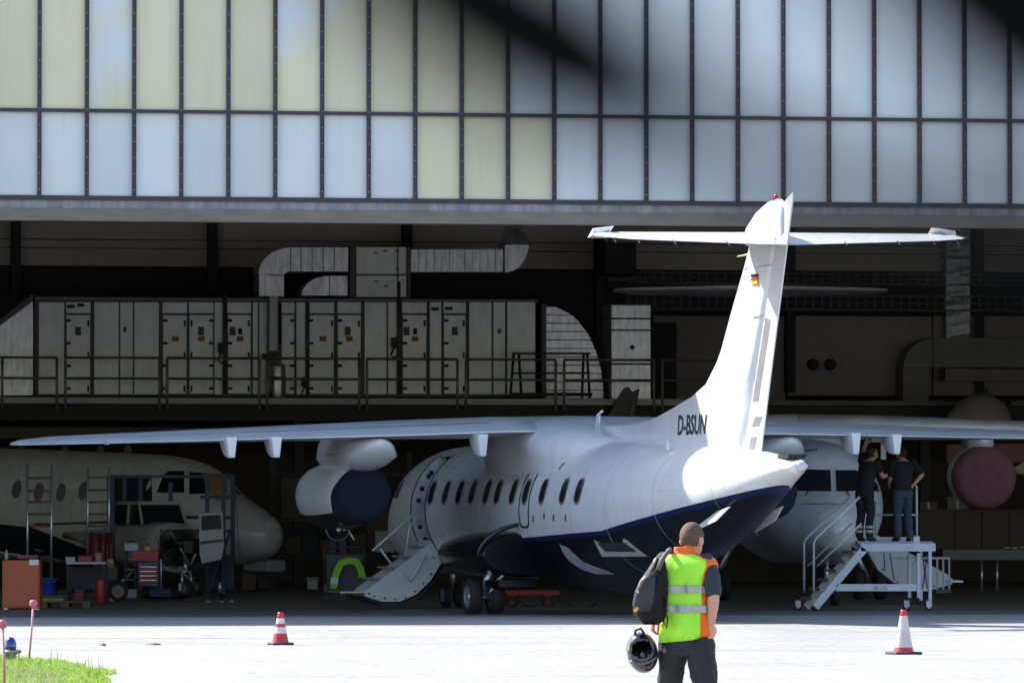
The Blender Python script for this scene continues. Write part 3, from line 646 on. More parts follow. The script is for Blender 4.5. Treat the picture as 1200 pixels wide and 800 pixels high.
for a, hw, zb_, zt_ in ((9.62,.03,6.16,6.26),(9.75,.07,6.12,6.45),(10.2,.09,6.1,6.66),(10.7,.095,6.1,6.79),(11.1,.085,6.12,6.83),(11.4,.06,6.15,6.80),(11.55,.04,6.2,6.72)):
    rs.append([(a+.02*math.sin(t), hw*math.cos(t), (zb_+zt_)/2+(zt_-zb_)/2*math.sin(t)) for t in [2*math.pi*i/16 for i in range(16)]])
q.rings(rs, smooth=True); q.build('bullet_fairing', m_white, jet)
q = MB(); q.lathe([(.045,0),(.045,.05),(.03,.09),(.005,.11)], (11.1,0,6.79), 'z', 10); q.build('beacon', mat('red beacon lens', (.6,.03,.02), .2), jet)
q = MB(); p_ = AQ(865,296,.0); q.tube([(10.1,-.03,5.98),(9.35,-.05,5.97)], [.03,.012], 6); q.build('probe', mat('gold probe', (.55,.45,.25), .4, .5), jet)
for s_ in (-1, 1):           # ventral strakes
    v4 = [AQ(x, y, .42) for x, y in ((859,593),(846,610),(820,624),(826,606))]; q = MB()
    q.rings([[(p.x, s_*(.45+.25*(1.9-p.z)) - s_*.012, p.z) for p in v4], [(p.x, s_*(.45+.25*(1.9-p.z)) + s_*.012, p.z) for p in v4]]); q.build('ventral_strake', m_white, jet)
q = MB(); q.box((11.5,-.15,2.66), (12.0,.15,2.72)); q.build('tail_vent', m_black, jet)
q = MB(); q.lathe([(.10,0),(.06,.05),(.02,.07)], (12.17,0,2.53), 'x', 12); q.build('tail_lamp', mat('lamp glass', (.55,.57,.6), .15), jet)
# main gear fairings
for s_ in (-1, 1):
    q = MB(); rs = []
    for a, dy, z0, z1 in ((-3.5,.10,.95,1.05),(-3.2,.40,.80,1.24),(-2.5,.62,.72,1.40),(-1.5,.76,.68,1.47),(-.4,.82,.66,1.50),(.5,.80,.66,1.48),(.85,.74,.70,1.42)):
        rs.append([(a, s_*(.6+(.5+dy)*max(0, math.cos(t))**.6), (z0+z1)/2+(z1-z0)/2*math.sin(t)) for t in [math.pi*(i/16-.5) for i in range(17)]])
    q.rings(rs, close=True, smooth=True); q.build('gear_fairing', m_navy, jet)
    q = MB(); pts = [(.75+.05*math.sin(t), s_*(.9+1.04*math.cos(t)), 1.02+.60*math.sin(t)) for t in [math.pi*(i/16-.02)*.55 for i in range(17)]]
    q.tube(pts, [.015+.028*math.sin(math.pi*i/16) for i in range(17)], 8); q.build('gear_door_edge', mat('gear door edge', (.05,.05,.055), .15, .5), jet)
    q = MB(); q.box((-.6,s_*.9,.5), (.9,s_*1.6,.62)); q.build('gear_door', m_navy, jet)
    q = MB(); q.tube([(0,s_*1.2,1.1),(0,s_*1.55,.62),(0,s_*1.61,.33)], [.08,.07,.055], 10); q.tube([(.5,s_*1.1,.9),(.05,s_*1.58,.45)], .035, 8); q.tube([(0,s_*1.38,.32),(0,s_*1.86,.32)], .05, 10); q.tube([(0,s_*1.5,.55),(.25,s_*1.52,.45),(.1,s_*1.58,.34)], .03, 6)
    q.build('gear_leg', m_alu, jet)
    for dy in (-.21, .21):
        qt, qr = MB(), MB(); wheel(qt, qr, (0, s_*1.61+dy, .325), .325, .24); wl = qt.build('wheel', m_black, jet); qr.build('rim', mat('wheel rim', (.35,.38,.42), .35, .6), wl)
# nose gear
q = MB(); q.tube([(-7.4,0,.9),(-7.4,0,.3)], .05, 8); q.build('nose_leg', m_alu, jet)
for dy in (-.14, .14):
    qt, qr = MB(), MB(); wheel(qt, qr, (-7.4, dy, .24), .24, .16); wl = qt.build('wheel', m_black, jet); qr.build('rim', MATS['wheel rim'], wl)
# airstair door, hinged down
st = [(1.03,1.30),(1.5,.95),(2.30,.42),(2.38,.33),(2.36,.26),(2.05,.16),(1.7,.16),(1.38,.29),(1.10,.55),(.90,.86)]
q = MB(); q.prism([(-p, z) for p, z in st], -5.93, -5.07, 'x'); stair = q.build('airstair', mat('airstair white', (.62,.63,.66), .4, var=.12), jet); bevel(stair, .012)
q = MB(); arc = [(2.40,.27),(2.05,.145),(1.7,.14),(1.36,.27),(1.07,.535),(.875,.85)]
q.rings([[(a, -p, z) for a, p, z in ((-5.97,p,z),(-5.03,p,z),(-5.03,p+.01,z-.045),(-5.97,p+.01,z-.045))] for p, z in arc]); q.build('outer_skin', m_navy, stair)
q = MB()
for p, z in ((2.2,.25),(2.0,.21),(1.8,.19),(1.6,.22),(1.42,.33),(1.25,.48),(1.1,.65),(1.05,.95),(2.3,.3)): q.ball((-5.065,-p,z+.02), .012, .022, .022, 6, 4)
q.build('rivet', m_black, stair)
for k in range(4):
    t = (k+.6)/4.4; p, z = 1.03+1.27*t, 1.30-.88*t; q = MB(); q.box((-5.88,-p-.13,z+.0), (-5.12,-p+.12,z+.03)); q.build('step', mat('step grey', (.30,.31,.33), .6), stair)
q = MB(); q.box((-5.9,-2.95+.1,.33), (-5.1,-2.36,.36)); q.build('toe_plate', m_alu, stair)
def px_tube(name, pts, a, r, m, parent):
    q = MB(); q.tube([AP(x, y, a) for x, y in pts], r, 8); return q.build(name, m, parent)
m_rail = mat('rail white', (.66,.66,.68), .35, .2)
px_tube('handrail', ((437,644),(490,598)), -5.12, .022, m_rail, stair); px_tube('handrail', ((446,641),(462,664)), -5.12, .02, m_rail, stair)
px_tube('handrail', ((492,608),(481,616),(475,652)), -5.5, .02, m_rail, stair); px_tube('handrail', ((498,632),(470,655)), -5.85, .016, m_rail, stair)
px_tube('handrail', ((500,650),(482,680)), -5.06, .012, m_rail, stair); px_tube('handrail', ((466,665),(482,681)), -5.06, .010, m_rail, stair)
# ------------------------------------------------------------------ plant on the mezzanine (placed in the hangar frame)
def hthing(name, x, y, v, label, cat, group=None):
    """empty in the hangar frame with its origin at pixel (x, y) of the plane at depth v; returns it and a pixel -> local mapper"""
    o_ = hq(x, y, v); e = empty(name, HW(o_.x, o_.y, o_.z), PSI, label, cat, group)
    return e, (lambda X, Y, V=v: hq(X, Y, V) - o_)
VA = 47.0
m_ahu = mat('plant unit sheet', (.66,.66,.63), .38, .45, var=.2, scale=1.6, detail=6, stretch=(1,1,.5))
m_ahu2 = mat('plant unit sheet pale', (.72,.71,.66), .38, .45, var=.2, scale=1.6, detail=6, stretch=(1,1,.5))
m_galv = mat('galvanised duct', (.76,.76,.74), .33, .6, var=.35, scale=3, detail=5, stretch=(2.5,1,.7))
m_ahuframe = mat('plant unit frame', (.14,.12,.115), .5, .3)
m_hinge = mat('black hinge', (.012,.012,.012), .5)
m_label = mat('amber label', (.42,.24,.03), .6); m_note = mat('grey notice', (.16,.15,.15), .7); m_noted = mat('dark notice', (.03,.03,.03), .6)
ahu, A = hthing('ventilation_unit', 40, 463, VA, 'long grey ventilation unit with hinged service doors on the mezzanine', 'ventilation unit')
def pbox(q, f, x0, y0, x1, y1, v0, v1, vref=VA):   # box from a pixel rectangle of the plane vref, thickness v0..v1 about it
    a, b = f(x0, y1, vref), f(x1, y0, vref); q.box((a.x, v0, a.z), (b.x, v1, b.z)); return q
def Y0(x): return 350.5 + x*.006    # top edge follows the unit
q = MB(); pbox(q, A, 40, 351, 628, 463.5, 0, 3.2); ahu_body = q.build('casing', m_ahuframe, ahu)
q = MB(); a, b = A(40,349,VA), A(630,351.5,VA); q.box((a.x, -.10, b.z-.06), (b.x, 3.25, b.z)); q.build('top_rail', mat('top rail grey', (.24,.23,.22), .5, .3), ahu)
panels = [(45,75),(110,139),(140.5,155.5),(157,186),(251,262),(296,302),(303.5,313),(347,358),(427,453),(454.5,466),(503.5,517),(549.5,576),(578,592),(594,627)]
doors = [(77,106,'l'),(190,219,'l'),(221,250,'r'),(266,294,'l'),(329,345,'r'),(361,391.5,'l'),(395,423,'l'),(471,500,'l'),(519.5,546,'l')]
for k, (x0, x1) in enumerate(panels):
    q = MB(); pbox(q, A, x0, 354, x1, 462, -.025-.008*(k % 2), -.001); bevel(q.build('panel', m_ahu if k < 8 else m_ahu2, ahu), .01)
for k, (x0, x1, hs) in enumerate(doors):
    mm = m_ahu if k < 6 else m_ahu2
    q = MB(); pbox(q, A, x0, 354, x1, 367, -.02, -.001); bevel(q.build('panel', mm, ahu), .01)
    q = MB(); pbox(q, A, x0+.5, 369, x1-.5, 461.5, -.05, -.001); d = bevel(q.build('door', mm, ahu), .012)
    for y in (375.5, 402, 428.5, 455):
        q = MB(); hx = x0 + 3 if hs == 'l' else x1 - 3; pbox(q, A, hx-2.6, y-1.6, hx+2.6, y+1.6, -.085, -.051); q.build('hinge', m_hinge, d)
    if x1 - x0 > 20:
        for y in (379, 416.5, 455.5):
            q = MB(); hx = x1 - 3 if hs == 'l' else x0 + 3; pbox(q, A, hx-1, y-3.6, hx+1, y+3.6, -.10, -.051); q.build('handle', m_hinge, d)
    if k in (1, 2, 3, 5, 6, 7):
        q = MB(); cx = x0 + {1:15,2:14.5,3:15,5:17,6:14,7:15}[k]; pbox(q, A, cx-4, 394, cx+4, 400, -.056, -.051); q.build('label_plate', m_label, d)
    if k in (0, 2, 3, 6, 7, 8):
        q = MB(); cx = x0 + {0:14,2:14,3:6,6:12,7:5,8:13}[k]; pbox(q, A, cx-3.5, 383, cx+3.5, 393, -.056, -.051); q.build('notice', m_note, d)
    if k in (3, 7):
        q = MB(); cx = x0 + 15; pbox(q, A, cx-2.4, 384.5, cx+2.4, 392, -.058, -.051); q.build('notice', m_noted, d)
for x, y in ((146,386),(585,388)): q = MB(); pbox(q, A, x-2, y-3, x+2, y+3, -.045, -.034); q.build('notice', m_note, ahu)
for x0, x1, y in ((78,87,359),(90,98,357.5),(505,514,362),(521,530,361.5)): q = MB(); pbox(q, A, x0, y-2, x1, y+2, -.06, -.026); q.build('name_plate', m_noted, ahu)
for x in (42, 108, 188, 263.5, 393.5, 359.5, 424.5, 468, 502, 548.2, 593): q = MB(); pbox(q, A, x-.9, 352.5, x+.9, 462.5, -.055, -.001); q.build('frame_post', m_ahuframe, ahu)
# conduits, lamps and hoses hung on the front
for x, ys in ((262.5,(344,462)), (359.8,(355,448)), (466.5,(330,462))):
    q = MB(); q.tube([A(x,ys[0],VA)+Vector((0,-.13,0)), A(x,ys[1],VA)+Vector((0,-.13,0))], .045, 8); q.build('conduit', m_ahuframe, ahu)
for x, y in ((259,408),(357,448),(462,402)):
    c = A(x, y, VA); q = MB(); q.box((c.x-.09,-.2,c.z-.12), (c.x+.09,-.05,c.z+.14)); q.tube([(c.x,-.12,c.z-.1),(c.x-.1,-.12,c.z-.3),(c.x,-.12,c.z-.38),(c.x+.1,-.12,c.z-.28),(c.x+.06,-.12,c.z-.1)], .022, 6); q.build('junction_box', m_hinge, ahu)
# sloped ribbed end
sl, A2 = hthing('duct_hood', 20, 463, VA, 'ribbed sheet metal hood with sloping top at the left end of the ventilation unit', 'duct hood')
q = MB(); pts = [(0,463),(38,463),(38,353),(0,381)]; pts = [(-30,463)] + pts[1:3] + [(-30,404)]
pl = [A2(x, y, VA) for x, y in pts]; q.prism([(p.x, p.z) for p in pl], 0, 3.0, 'y'); q.build('casing', m_galv, sl)
for x in range(-28, 37, 7):
    yt = 353 + (38-x)*.74+2; a, b = A2(x, 461, VA), A2(x+3.2, yt, VA); q = MB(); q.box((a.x,-.05,a.z), (b.x,-.001,b.z)); q.build('rib', m_galv, sl)
q = MB(); pp = [A2(x, y, VA) for x, y in ((-30,404),(38,352),(38,345),(-30,397))]; q.prism([(p.x, p.z) for p in pp], -.15, 3.1, 'y'); q.build('cover', mat('brown hood cover', (.20,.15,.11), .6), sl)
# upper duct run
VD = 48.0
du, D = hthing('air_duct', 330, 346, VD, 'galvanised rectangular air duct rising from the ventilation unit with a rounded left bend', 'duct')
def ductpath(q, outer, inner, v0, v1):     # quarter bend prism from two pixel arcs
    q.prism([(p.x, p.z) for p in outer + inner[::-1]], v0, v1, 'y')
def parc(f, cx, cy, rx, ry, t0, t1, n, v): return [f(cx + rx*math.cos(R(t0+(t1-t0)*i/n)), cy - ry*math.sin(R(t0+(t1-t0)*i/n)), v) for i in range(n+1)]
q = MB(); ductpath(q, parc(D,340,321,37,31,180,90,10,VD), parc(D,340,325,8,7,180,90,10,VD), 0, 1.2)
q.build('bend', m_galv, du)
q = MB(); pbox(q, D, 303.5, 321, 332.5, 347, 0, 1.2, VD); q.build('riser', m_galv, du)
for k, (x0, x1) in enumerate(((341,352),(353,365),(366,378),(379,391),(392,408))): q = MB(); pbox(q, D, x0, 290, x1, 318, 0-.012*(k%2), 1.2, VD); q.build('duct_section', m_galv, du)
q = MB(); ductpath(q, parc(D,386,346,32,23,180,90,8,VD), [D(386,346,VD)]*9, .1, 1.1); q.build('bend', m_galv, du)
q = MB(); pbox(q, D, 387, 323, 408, 346, .1, 1.1, VD); q.build('duct_section', m_galv, du)
q = MB(); pbox(q, D, 409.5, 288, 415.5, 349, -.12, 1.3, VD); q.build('flange', m_ahuframe, du)
fb, D2 = hthing('fan_box', 445, 349, VD, 'square grey fan casing with bolted cover plates in the overhead duct run', 'fan casing')
q = MB(); pbox(q, D2, 416.5, 289, 478, 349, 0, 1.5, VD); q.build('casing', m_ahuframe, fb)
for x0, x1, y0, y1 in ((417,465,289.5,321),(466.5,476,289.5,321),(417,465,323,348),(466.5,476,323,348)): q = MB(); pbox(q, D2, x0, y0, x1, y1, -.04, -.001, VD); bevel(q.build('cover_plate', m_ahu2, fb), .008)
for x, y in ((440,296.5),(440,330),(451,294),(465,294),(465,315),(452,335)): q = MB(); pbox(q, D2, x-2.5, y-.7, x+2.5, y+.7, -.06, -.041, VD); q.build('latch', m_hinge, fb)
q = MB(); pbox(q, D2, 476.5, 290, 480.5, 350, -.12, 1.4, VD); q.build('flange', m_ahuframe, fb)
d3, D3 = hthing('air_duct', 550, 318, VD, 'short ribbed duct run from the fan casing to an upturned hopper', 'duct')
for k, x0 in enumerate(range(482, 590, 9)): q = MB(); pbox(q, D3, x0, 292, x0+8.6, 318.5, .05-.02*(k%2), 1.2, VD); q.build('duct_section', m_galv, d3)
q = MB(); ductpath(q, parc(D3,592,286,28,33,0,-90,8,VD), [D3(592,286,VD)]*9, .05, 1.2); q.build('bend', m_galv, d3)
q = MB(); pbox(q, D3, 592.5, 285, 622, 286.5, -.05, 1.3, VD); q.build('flange', m_ahuframe, d3)
a, b, c, d = D3(593,285,VD), D3(621,285,VD), D3(613,264,VD), D3(599,264,VD)
q = MB(); q.add([(a.x,-.02,a.z),(b.x,-.02,a.z),(b.x,1.2,a.z),(a.x,1.2,a.z),(d.x,.4,c.z),(c.x,.4,c.z),(c.x,.9,c.z),(d.x,.9,c.z)], [(0,1,5,4),(1,2,6,5),(2,3,7,6),(3,0,4,7)]); q.build('hopper', m_galv, d3)
# quarter round plenum, tall sheet stack, chimney, tank
pn, Q = hthing('duct_elbow', 670, 466, VA+.3, 'large quarter round ribbed duct elbow beside the ventilation unit', 'duct')
for k in range(11):
    y0, y1 = 359+9.8*k, 359+9.8*(k+1); xe = lambda y: 640 + 67*math.sqrt(max(0, 1-((466-y)/108)**2))
    pl = [Q(640, y1-.4, VA+.3), Q(xe(y1), y1-.4, VA+.3), Q(xe(y0+.6), y0+.6, VA+.3), Q(640, y0+.6, VA+.3)]; q = MB(); q.prism([(p.x, p.z) for p in pl], -.04*(k % 2), 2.4, 'y'); q.build('rib_course', m_galv, pn)
q = MB(); pbox(q, Q, 634, 357, 639.5, 466, -.1, 2.5, VA+.3); q.build('flange', m_ahuframe, pn)
stk, S = hthing('duct_stack', 740, 468, VA-.2, 'upright bright sheet metal duct stack beside the dark doorway', 'duct')
for y0, y1 in ((357,373),(373.6,386.5),(387,426),(426.6,446),(446.6,468)): q = MB(); pbox(q, S, 716.5, y0, 763, y1, 0, 1.3, VA-.2); bevel(q.build('duct_section', m_galv, stk), .02)
c = S(741, 407, VA-.2); q = MB(); q.lathe([(.06,-.03),(.05,-.04),(.05,.0)], (c.x,0,c.z), 'y', 12); q.build('inspection_port', m_noted, stk)
ch, C_ = hthing('exhaust_pipe', 320, 411, VA-.5, 'pale square exhaust pipe hanging in front of the ventilation unit', 'pipe')
q = MB(); pbox(q, C_, 316, 347, 325, 411, 0, .25, VA-.5); q.build('pipe', mat('pale sheet', (.50,.50,.47), .4, .3), ch); q = MB(); pbox(q, C_, 308, 414, 323, 421, -.1, .2, VA-.5); q.build('valve', m_hinge, ch)
q = MB(); q.tube([C_(329,355,VA-.5)+Vector((0,.1,0)), C_(329,404,VA-.5)+Vector((0,.1,0))], .03, 6); q.build('drain_line', m_hinge, ch)
tk, T_ = hthing('metal_tank', 326, 466, VA-.9, 'shiny upright metal tank on the mezzanine below the exhaust pipe', 'tank')
q = MB(); z1 = T_(326,427,VA-.9).z; rr = (T_(338,0,VA-.9).x - T_(318,0,VA-.9).x)/2; q.lathe([(rr*.96,0),(rr,.04),(rr,z1-.05),(rr*.96,z1),(rr*.3,z1+.03)], (0,rr,0), 'z', 24); q.build('shell', mat('stainless', (.62,.61,.56), .3, .9), tk)
q = MB(); q.lathe([(rr+.01,0),(rr+.02,.02),(rr+.01,.04)], (0,rr,z1*.6), 'z', 24); q.build('band', m_rim, tk)
# guard rail
gr, RF = hthing('guard_rail', 300, 469, VM+.1, 'long steel guard rail along the edge of the mezzanine walkway', 'railing')
m_gr = mat('guard rail steel', (.24,.20,.19), .5, .4)
zt = RF(300,420,VM+.1).z; zm = RF(300,444,VM+.1).z; zb = RF(300,481,VM+.1).z
posts = [2, 66, 76, 186, 195, 303, 312, 420, 429, 535, 545, 650, 660, 765, 775, 838]
for x in posts: u = RF(x,470,VM+.1).x; q = MB(); q.cyl((u,-.14,zb), (u,-.14,zt), .035, 8); q.build('post', mat('rail post', (.36,.33,.31), .45, .4), gr)
for i, (x0, x1) in enumerate([(-60,2)] + list(zip([2]+posts[2::2], posts[1::2]))):
    u0, u1 = RF(x0,470,VM+.1).x, RF(x1,470,VM+.1).x
    for z in (zt, zm): q = MB(); q.cyl((u0,-.14,z), (u1,-.14,z), .032, 8); q.build('rail', m_gr, gr)
# trestle on the walkway
te, TF = hthing('trestle_frame', 645, 466, VM+1.2, 'dark steel trestle frame standing on the walkway before the duct elbow', 'trestle')
v = VM+1.2
for pts in (((602,413),(598,466)),((608,413),(611,466)),((688,413),(691,466)),((684,413),(682,466))): q = MB(); q.cyl(TF(*pts[0],v), TF(*pts[1],v), .035, 6); q.build('leg', m_dark, te)
for y, x0, x1 in ((414,600,692),(437,601,690),(462,597,694)): q = MB(); q.bar(TF(x0,y,v), TF(x1,y,v), .09 if y == 462 else .05); q.build('rail', m_dark, te)
# grey cowl parts leaning on the edge
cw, CF = hthing('cowl_panel', 737, 487, VM-.3, 'dark curved engine cowl panel leaning at the mezzanine edge above the jet', 'cowl panel')
v = VM-.3; pl = [CF(x, y, v) for x, y in ((713,487),(723,468),(731,455),(737,453),(741,459),(750,455),(744,487))]; q = MB(); q.prism([(p.x, p.z) for p in pl], 0, .12, 'y'); bevel(q.build('shell', mat('dull cowl', (.12,.11,.10), .6), cw), .02)
pl = [CF(x, y, v) for x, y in ((743,459),(747,456),(741,487),(737,487))]; q = MB(); q.prism([(p.x, p.z) for p in pl], -.05, -.01, 'y'); q.build('rib', m_ahuframe, cw)
# tube light and ducts on the right
bx_, BF = hthing('loudspeaker_box', 731, 322, VB-2.5, 'black box unit hanging under the roof beam left of the jet fin', 'equipment box')
q = MB(); pbox(q, BF, 709, 284, 746, 322, 0, .9, VB-2.5); bevel(q.build('casing', m_dark, bx_), .03); q = MB(); pbox(q, BF, 712, 325, 752, 329, -.1, .6, VB-2.5); q.build('shelf', mat('dull shelf', (.10,.085,.07), .6), bx_); q = MB(); pbox(q, BF, 716, 255, 719, 284, .3, .36, VB-2.5); q.build('hanger', m_dark, bx_)
rd, RD = hthing('air_duct', 1075, 490, VB-1.2, 'dull rectangular duct with a rounded bend on the right of the hangar wall', 'duct')
v = VB-1.2; m_dull = mat('dull duct', (.24,.225,.21), .55, .3, var=.15)
q = MB(); pbox(q, RD, 1058.5, 431.5, 1088, 492, 0, .9, v); q.build('riser', m_dull, rd)
q = MB(); ductpath(q, parc(RD,1093,431,34,34,180,90,8,v), parc(RD,1093,431,5,1,180,90,8,v), 0, .9); q.build('bend', m_dull, rd)
q = MB(); pbox(q, RD, 1094, 397, 1330, 430, 0, .9, v); q.build('duct_section', m_dull, rd); q = MB(); pbox(q, RD, 1109, 433, 1330, 446, .1, .7, v); q.build('branch', m_dull, rd)
sh, SF = hthing('foil_duct', 1122, 396, VB-.6, 'crinkled foil wrapped vertical duct on the right above the dull duct', 'duct')
v = VB-.6; q = MB(); a, b = SF(1109,396,v), SF(1137,255,v); rs = []
for k in range(24):
    z = a.z+(b.z-a.z)*k/23; j_ = lambda: random.uniform(-.015,.015); rs.append([(a.x+j_(),0+j_(),z),(b.x+j_(),0+j_(),z),(b.x+j_(),.5,z),(a.x+j_(),.5,z)])
q.rings(rs); q.build('duct_section', mat('foil wrap', (.40,.39,.36), .35, .7, var=.4, scale=4, bump=.6, bscale=14), sh)
for y in (355, 300): q = MB(); pbox(q, SF, 1107.5, y, 1138.5, y+1.6, -.03, .52, v); q.build('band', m_dull, sh)
# ------------------------------------------------------------------ other aircraft and workshop things
from mathutils.bvhtree import BVHTree
bpy.context.view_layer.update()
def bvh_of(o):
    me = o.data; M = o.matrix_world; return BVHTree.FromPolygons([M @ v.co for v in me.vertices], [tuple(p.vertices) for p in me.polygons])
CAMP = Vector((0, 0, CAMH))
def raypatch(name, pts, o, bv, material, parent, off=.012, sub=5):
    """thin curved plate lying on the surface of o, its outline given where it shows in the photograph"""
    o_ = []
    n = len(pts)
    for i in range(n):
        a, b = pts[i], pts[(i+1) % n]
        for k in range(sub): o_.append((a[0]+(b[0]-a[0])*k/sub, a[1]+(b[1]-a[1])*k/sub))
    cx, cy = sum(p[0] for p in pts)/n, sum(p[1] for p in pts)/n; Mi = parent.matrix_world.inverted(); rings = []; N = len(o_)
    def hit(x, y):
        d = (P(x, y, 100) - CAMP).normalized(); h, nn, _, _ = bv.ray_cast(CAMP, d)
        if h is None: h, nn, _, _ = bv.find_nearest(P(x, y, (o.matrix_world.translation.y)))
        if nn.dot(d) > 0: nn = -nn
        return Mi @ (h + nn*off)
    vs = []
    for f in (1, .66, .33): vs += [hit(cx+(x-cx)*f, cy+(y-cy)*f) for x, y in o_]
    vs.append(hit(cx, cy)); fs = []
    for r in range(2): fs += [(r*N+i, r*N+(i+1) % N, (r+1)*N+(i+1) % N, (r+1)*N+i) for i in range(N)]
    fs += [(2*N+i, 2*N+(i+1) % N, 3*N) for i in range(N)]
    q = MB(); q.smooth = True; q.add(vs, fs); return q.build(name, material, parent)
def opx(cx, cy, rx, ry, n=14, sk=0): return [(cx+rx*math.cos(2*math.pi*i/n)+sk*math.sin(2*math.pi*i/n), cy+ry*math.sin(2*math.pi*i/n)) for i in range(n)]
def heading_empty(name, nose, ang, noselen, label, cat, pitch=0):
    """ang: direction the nose points to, as an angle of the ground plane"""
    aft = Vector((-math.cos(ang), -math.sin(ang), 0)); e = empty(name, nose + aft*noselen, math.atan2(aft.y, aft.x), label, cat); e.rotation_euler[1] = pitch
    bpy.context.view_layer.update(); return e
# belly swoosh, chevron and inlet on the parked jet
bpy.context.view_layer.update(); bv1 = bvh_of(fus)
sw = [(656,637),(667,641),(673,650),(684,659),(700,666.5),(720,671)]; sw2 = [(656,638),(661,648),(668,657),(682,666),(698,671.5),(720,672)]
raypatch('swoosh_marking', sw + sw2[::-1][:-1], fus, bv1, m_pale, jet, .012, 3)
m_cream = mat('cream marking', (.50,.49,.42), .4)
raypatch('chevron_marking', [(696,632),(709,646.5),(752,647),(731,630),(735,632),(759,651),(706,651.5)], fus, bv1, m_cream, jet, .010, 3)
raypatch('inlet_vent', [(701,636),(731,634),(747,645.5),(710,645.5)], fus, bv1, mat('grey black vent', (.03,.03,.035), .6), jet, .016, 3)
# ---- airliner in overhaul on the left
lp = P(327, 600, 133); lp.z = 0
air2 = heading_empty('overhauled_airliner', lp, math.atan2(-.53, .85), 8.8, 'cream stripped airliner fuselage under overhaul deep in the hangar behind blue docking', 'aircraft', R(-2.0))
air2.location.z += .1; air2.scale = (.88, 1, 1.05)
bpy.context.view_layer.update()
f2 = hull(air2, m_hangarwhite); bpy.context.view_layer.update(); bv2 = bvh_of(f2)
for x, y in ((20,573),(46,576),(72,577),(98,575)):
    wf = raypatch('window', opx(x, y, 5.6, 11, sk=-1.5), f2, bv2, m_rim, air2, .012, 1); raypatch('pane', opx(x, y, 4.2, 9.2, sk=-1.2), f2, bv2, m_glass, wf, .02, 1)
for pts in ([(184,577),(192,556),(198,552),(216,552),(216,577)], [(222,553),(262,556),(266,577),(222,579)], [(272,552),(284,556),(293,566),(297,578),(292,586),(276,578)]): raypatch('cockpit_window', pts, f2, bv2, m_glass2, air2)
raypatch('hatch_shade', [(130,560),(178,558),(180,626),(132,626)], f2, bv2, m_black, air2)  # black plate on the skin paints the dark inside of an open hatch
raypatch('navy_sill', [(-30,610),(40,618),(95,640),(150,652),(120,690),(-30,690)], f2, bv2, mat('dull navy', (.014,.014,.02), .6), air2)
raypatch('cheat_line', [(40,613),(128,610),(128,612.5),(40,615.5)], f2, bv2, mat('maroon line', (.12,.03,.03), .6), air2)
raypatch('panel_seam', [(276,582),(277,582),(281,652),(280,652)], f2, bv2, m_seam, air2)
for i, (x, y) in enumerate(((26,527),(76,527),(118,527),(150,526))):
    c = air2.matrix_world.inverted() @ P(x, y, 137.5+.02*(150-x)); q = MB(); q.prism([(c.x-.12,c.z-.25),(c.x+.14,c.z-.25),(c.x+.08,c.z+.06),(c.x-.02,c.z+.09),(c.x-.10,c.z+.02)], c.y-.03, c.y+.03, 'y'); q.cyl((c.x,c.y-.05,c.z+.0), (c.x,c.y+.05,c.z+.0), .05, 8); q.build('wing_fitting', mat('primer grey', (.14,.14,.13), .6), air2)
q = MB(); q.tube([(-5,0,.61),(-5,0,.05)], .08, 8); q.build('support_jack', m_dark, air2)
q = MB(); q.tube([(2,0,.5),(2,0,.05)], .08, 8); q.build('support_jack', m_dark, air2)
pl = air2.matrix_world.inverted() @ P(305, 655, 134); q = MB(); q.box((pl.x-.5,pl.y-.4,pl.z-.25), (pl.x+.3,pl.y+.3,pl.z)); bevel(q.build('nose_cowl', m_grey, air2), .05)
c = air2.matrix_world.inverted() @ P(252, 562, 133); q = MB(); rs = [[(c.x+dx+random.uniform(-.05,.05), c.y+dy, c.z+dz*random.uniform(.6,1.2)) for dx, dz in ((-.35,.12),(0,.2),(.35,.1),(.2,-.2),(-.1,-.45),(-.3,-.1))] for dy in (-.04,.04)]; q.rings(rs); q.build('cover_sheet', mat('ochre sheet', (.30,.16,.05), .8), air2)
# ---- airliner nose on the right
rp = P(978, 600, 113); rp.z = 0
air3 = heading_empty('parked_airliner', rp, R(-88), 10.0, 'pale grey airliner facing out of the hangar behind the work platform', 'aircraft', R(-1.3))
air3.location.z += .3; bpy.context.view_layer.update()
f3 = hull(air3, m_greywhite); bpy.context.view_layer.update(); bv3 = bvh_of(f3)
for pts in ([(926,575),(931,556),(945,550),(973,551),(974,576)], [(979,551),(1003,551),(1013,558),(1014,575),(980,576)], [(1018,560),(1027,566),(1030,576),(1019,575)], [(905,560),(920,552),(922,575),(908,575)]): raypatch('cockpit_window', pts, f3, bv3, m_glass, air3)
for a_, b_ in (((947,574),(944,582)), ((990,575),(994,582))): raypatch('wiper', [a_, (a_[0]+1.5,a_[1]), (b_[0]+1.5,b_[1]), b_], f3, bv3, m_black, air3, .03)
for pts in ([(905,590),(1030,590),(1030,591),(905,591)], [(940,528),(958,526),(958,528),(940,530)]): raypatch('panel_seam', pts, f3, bv3, m_seam, air3, .01)
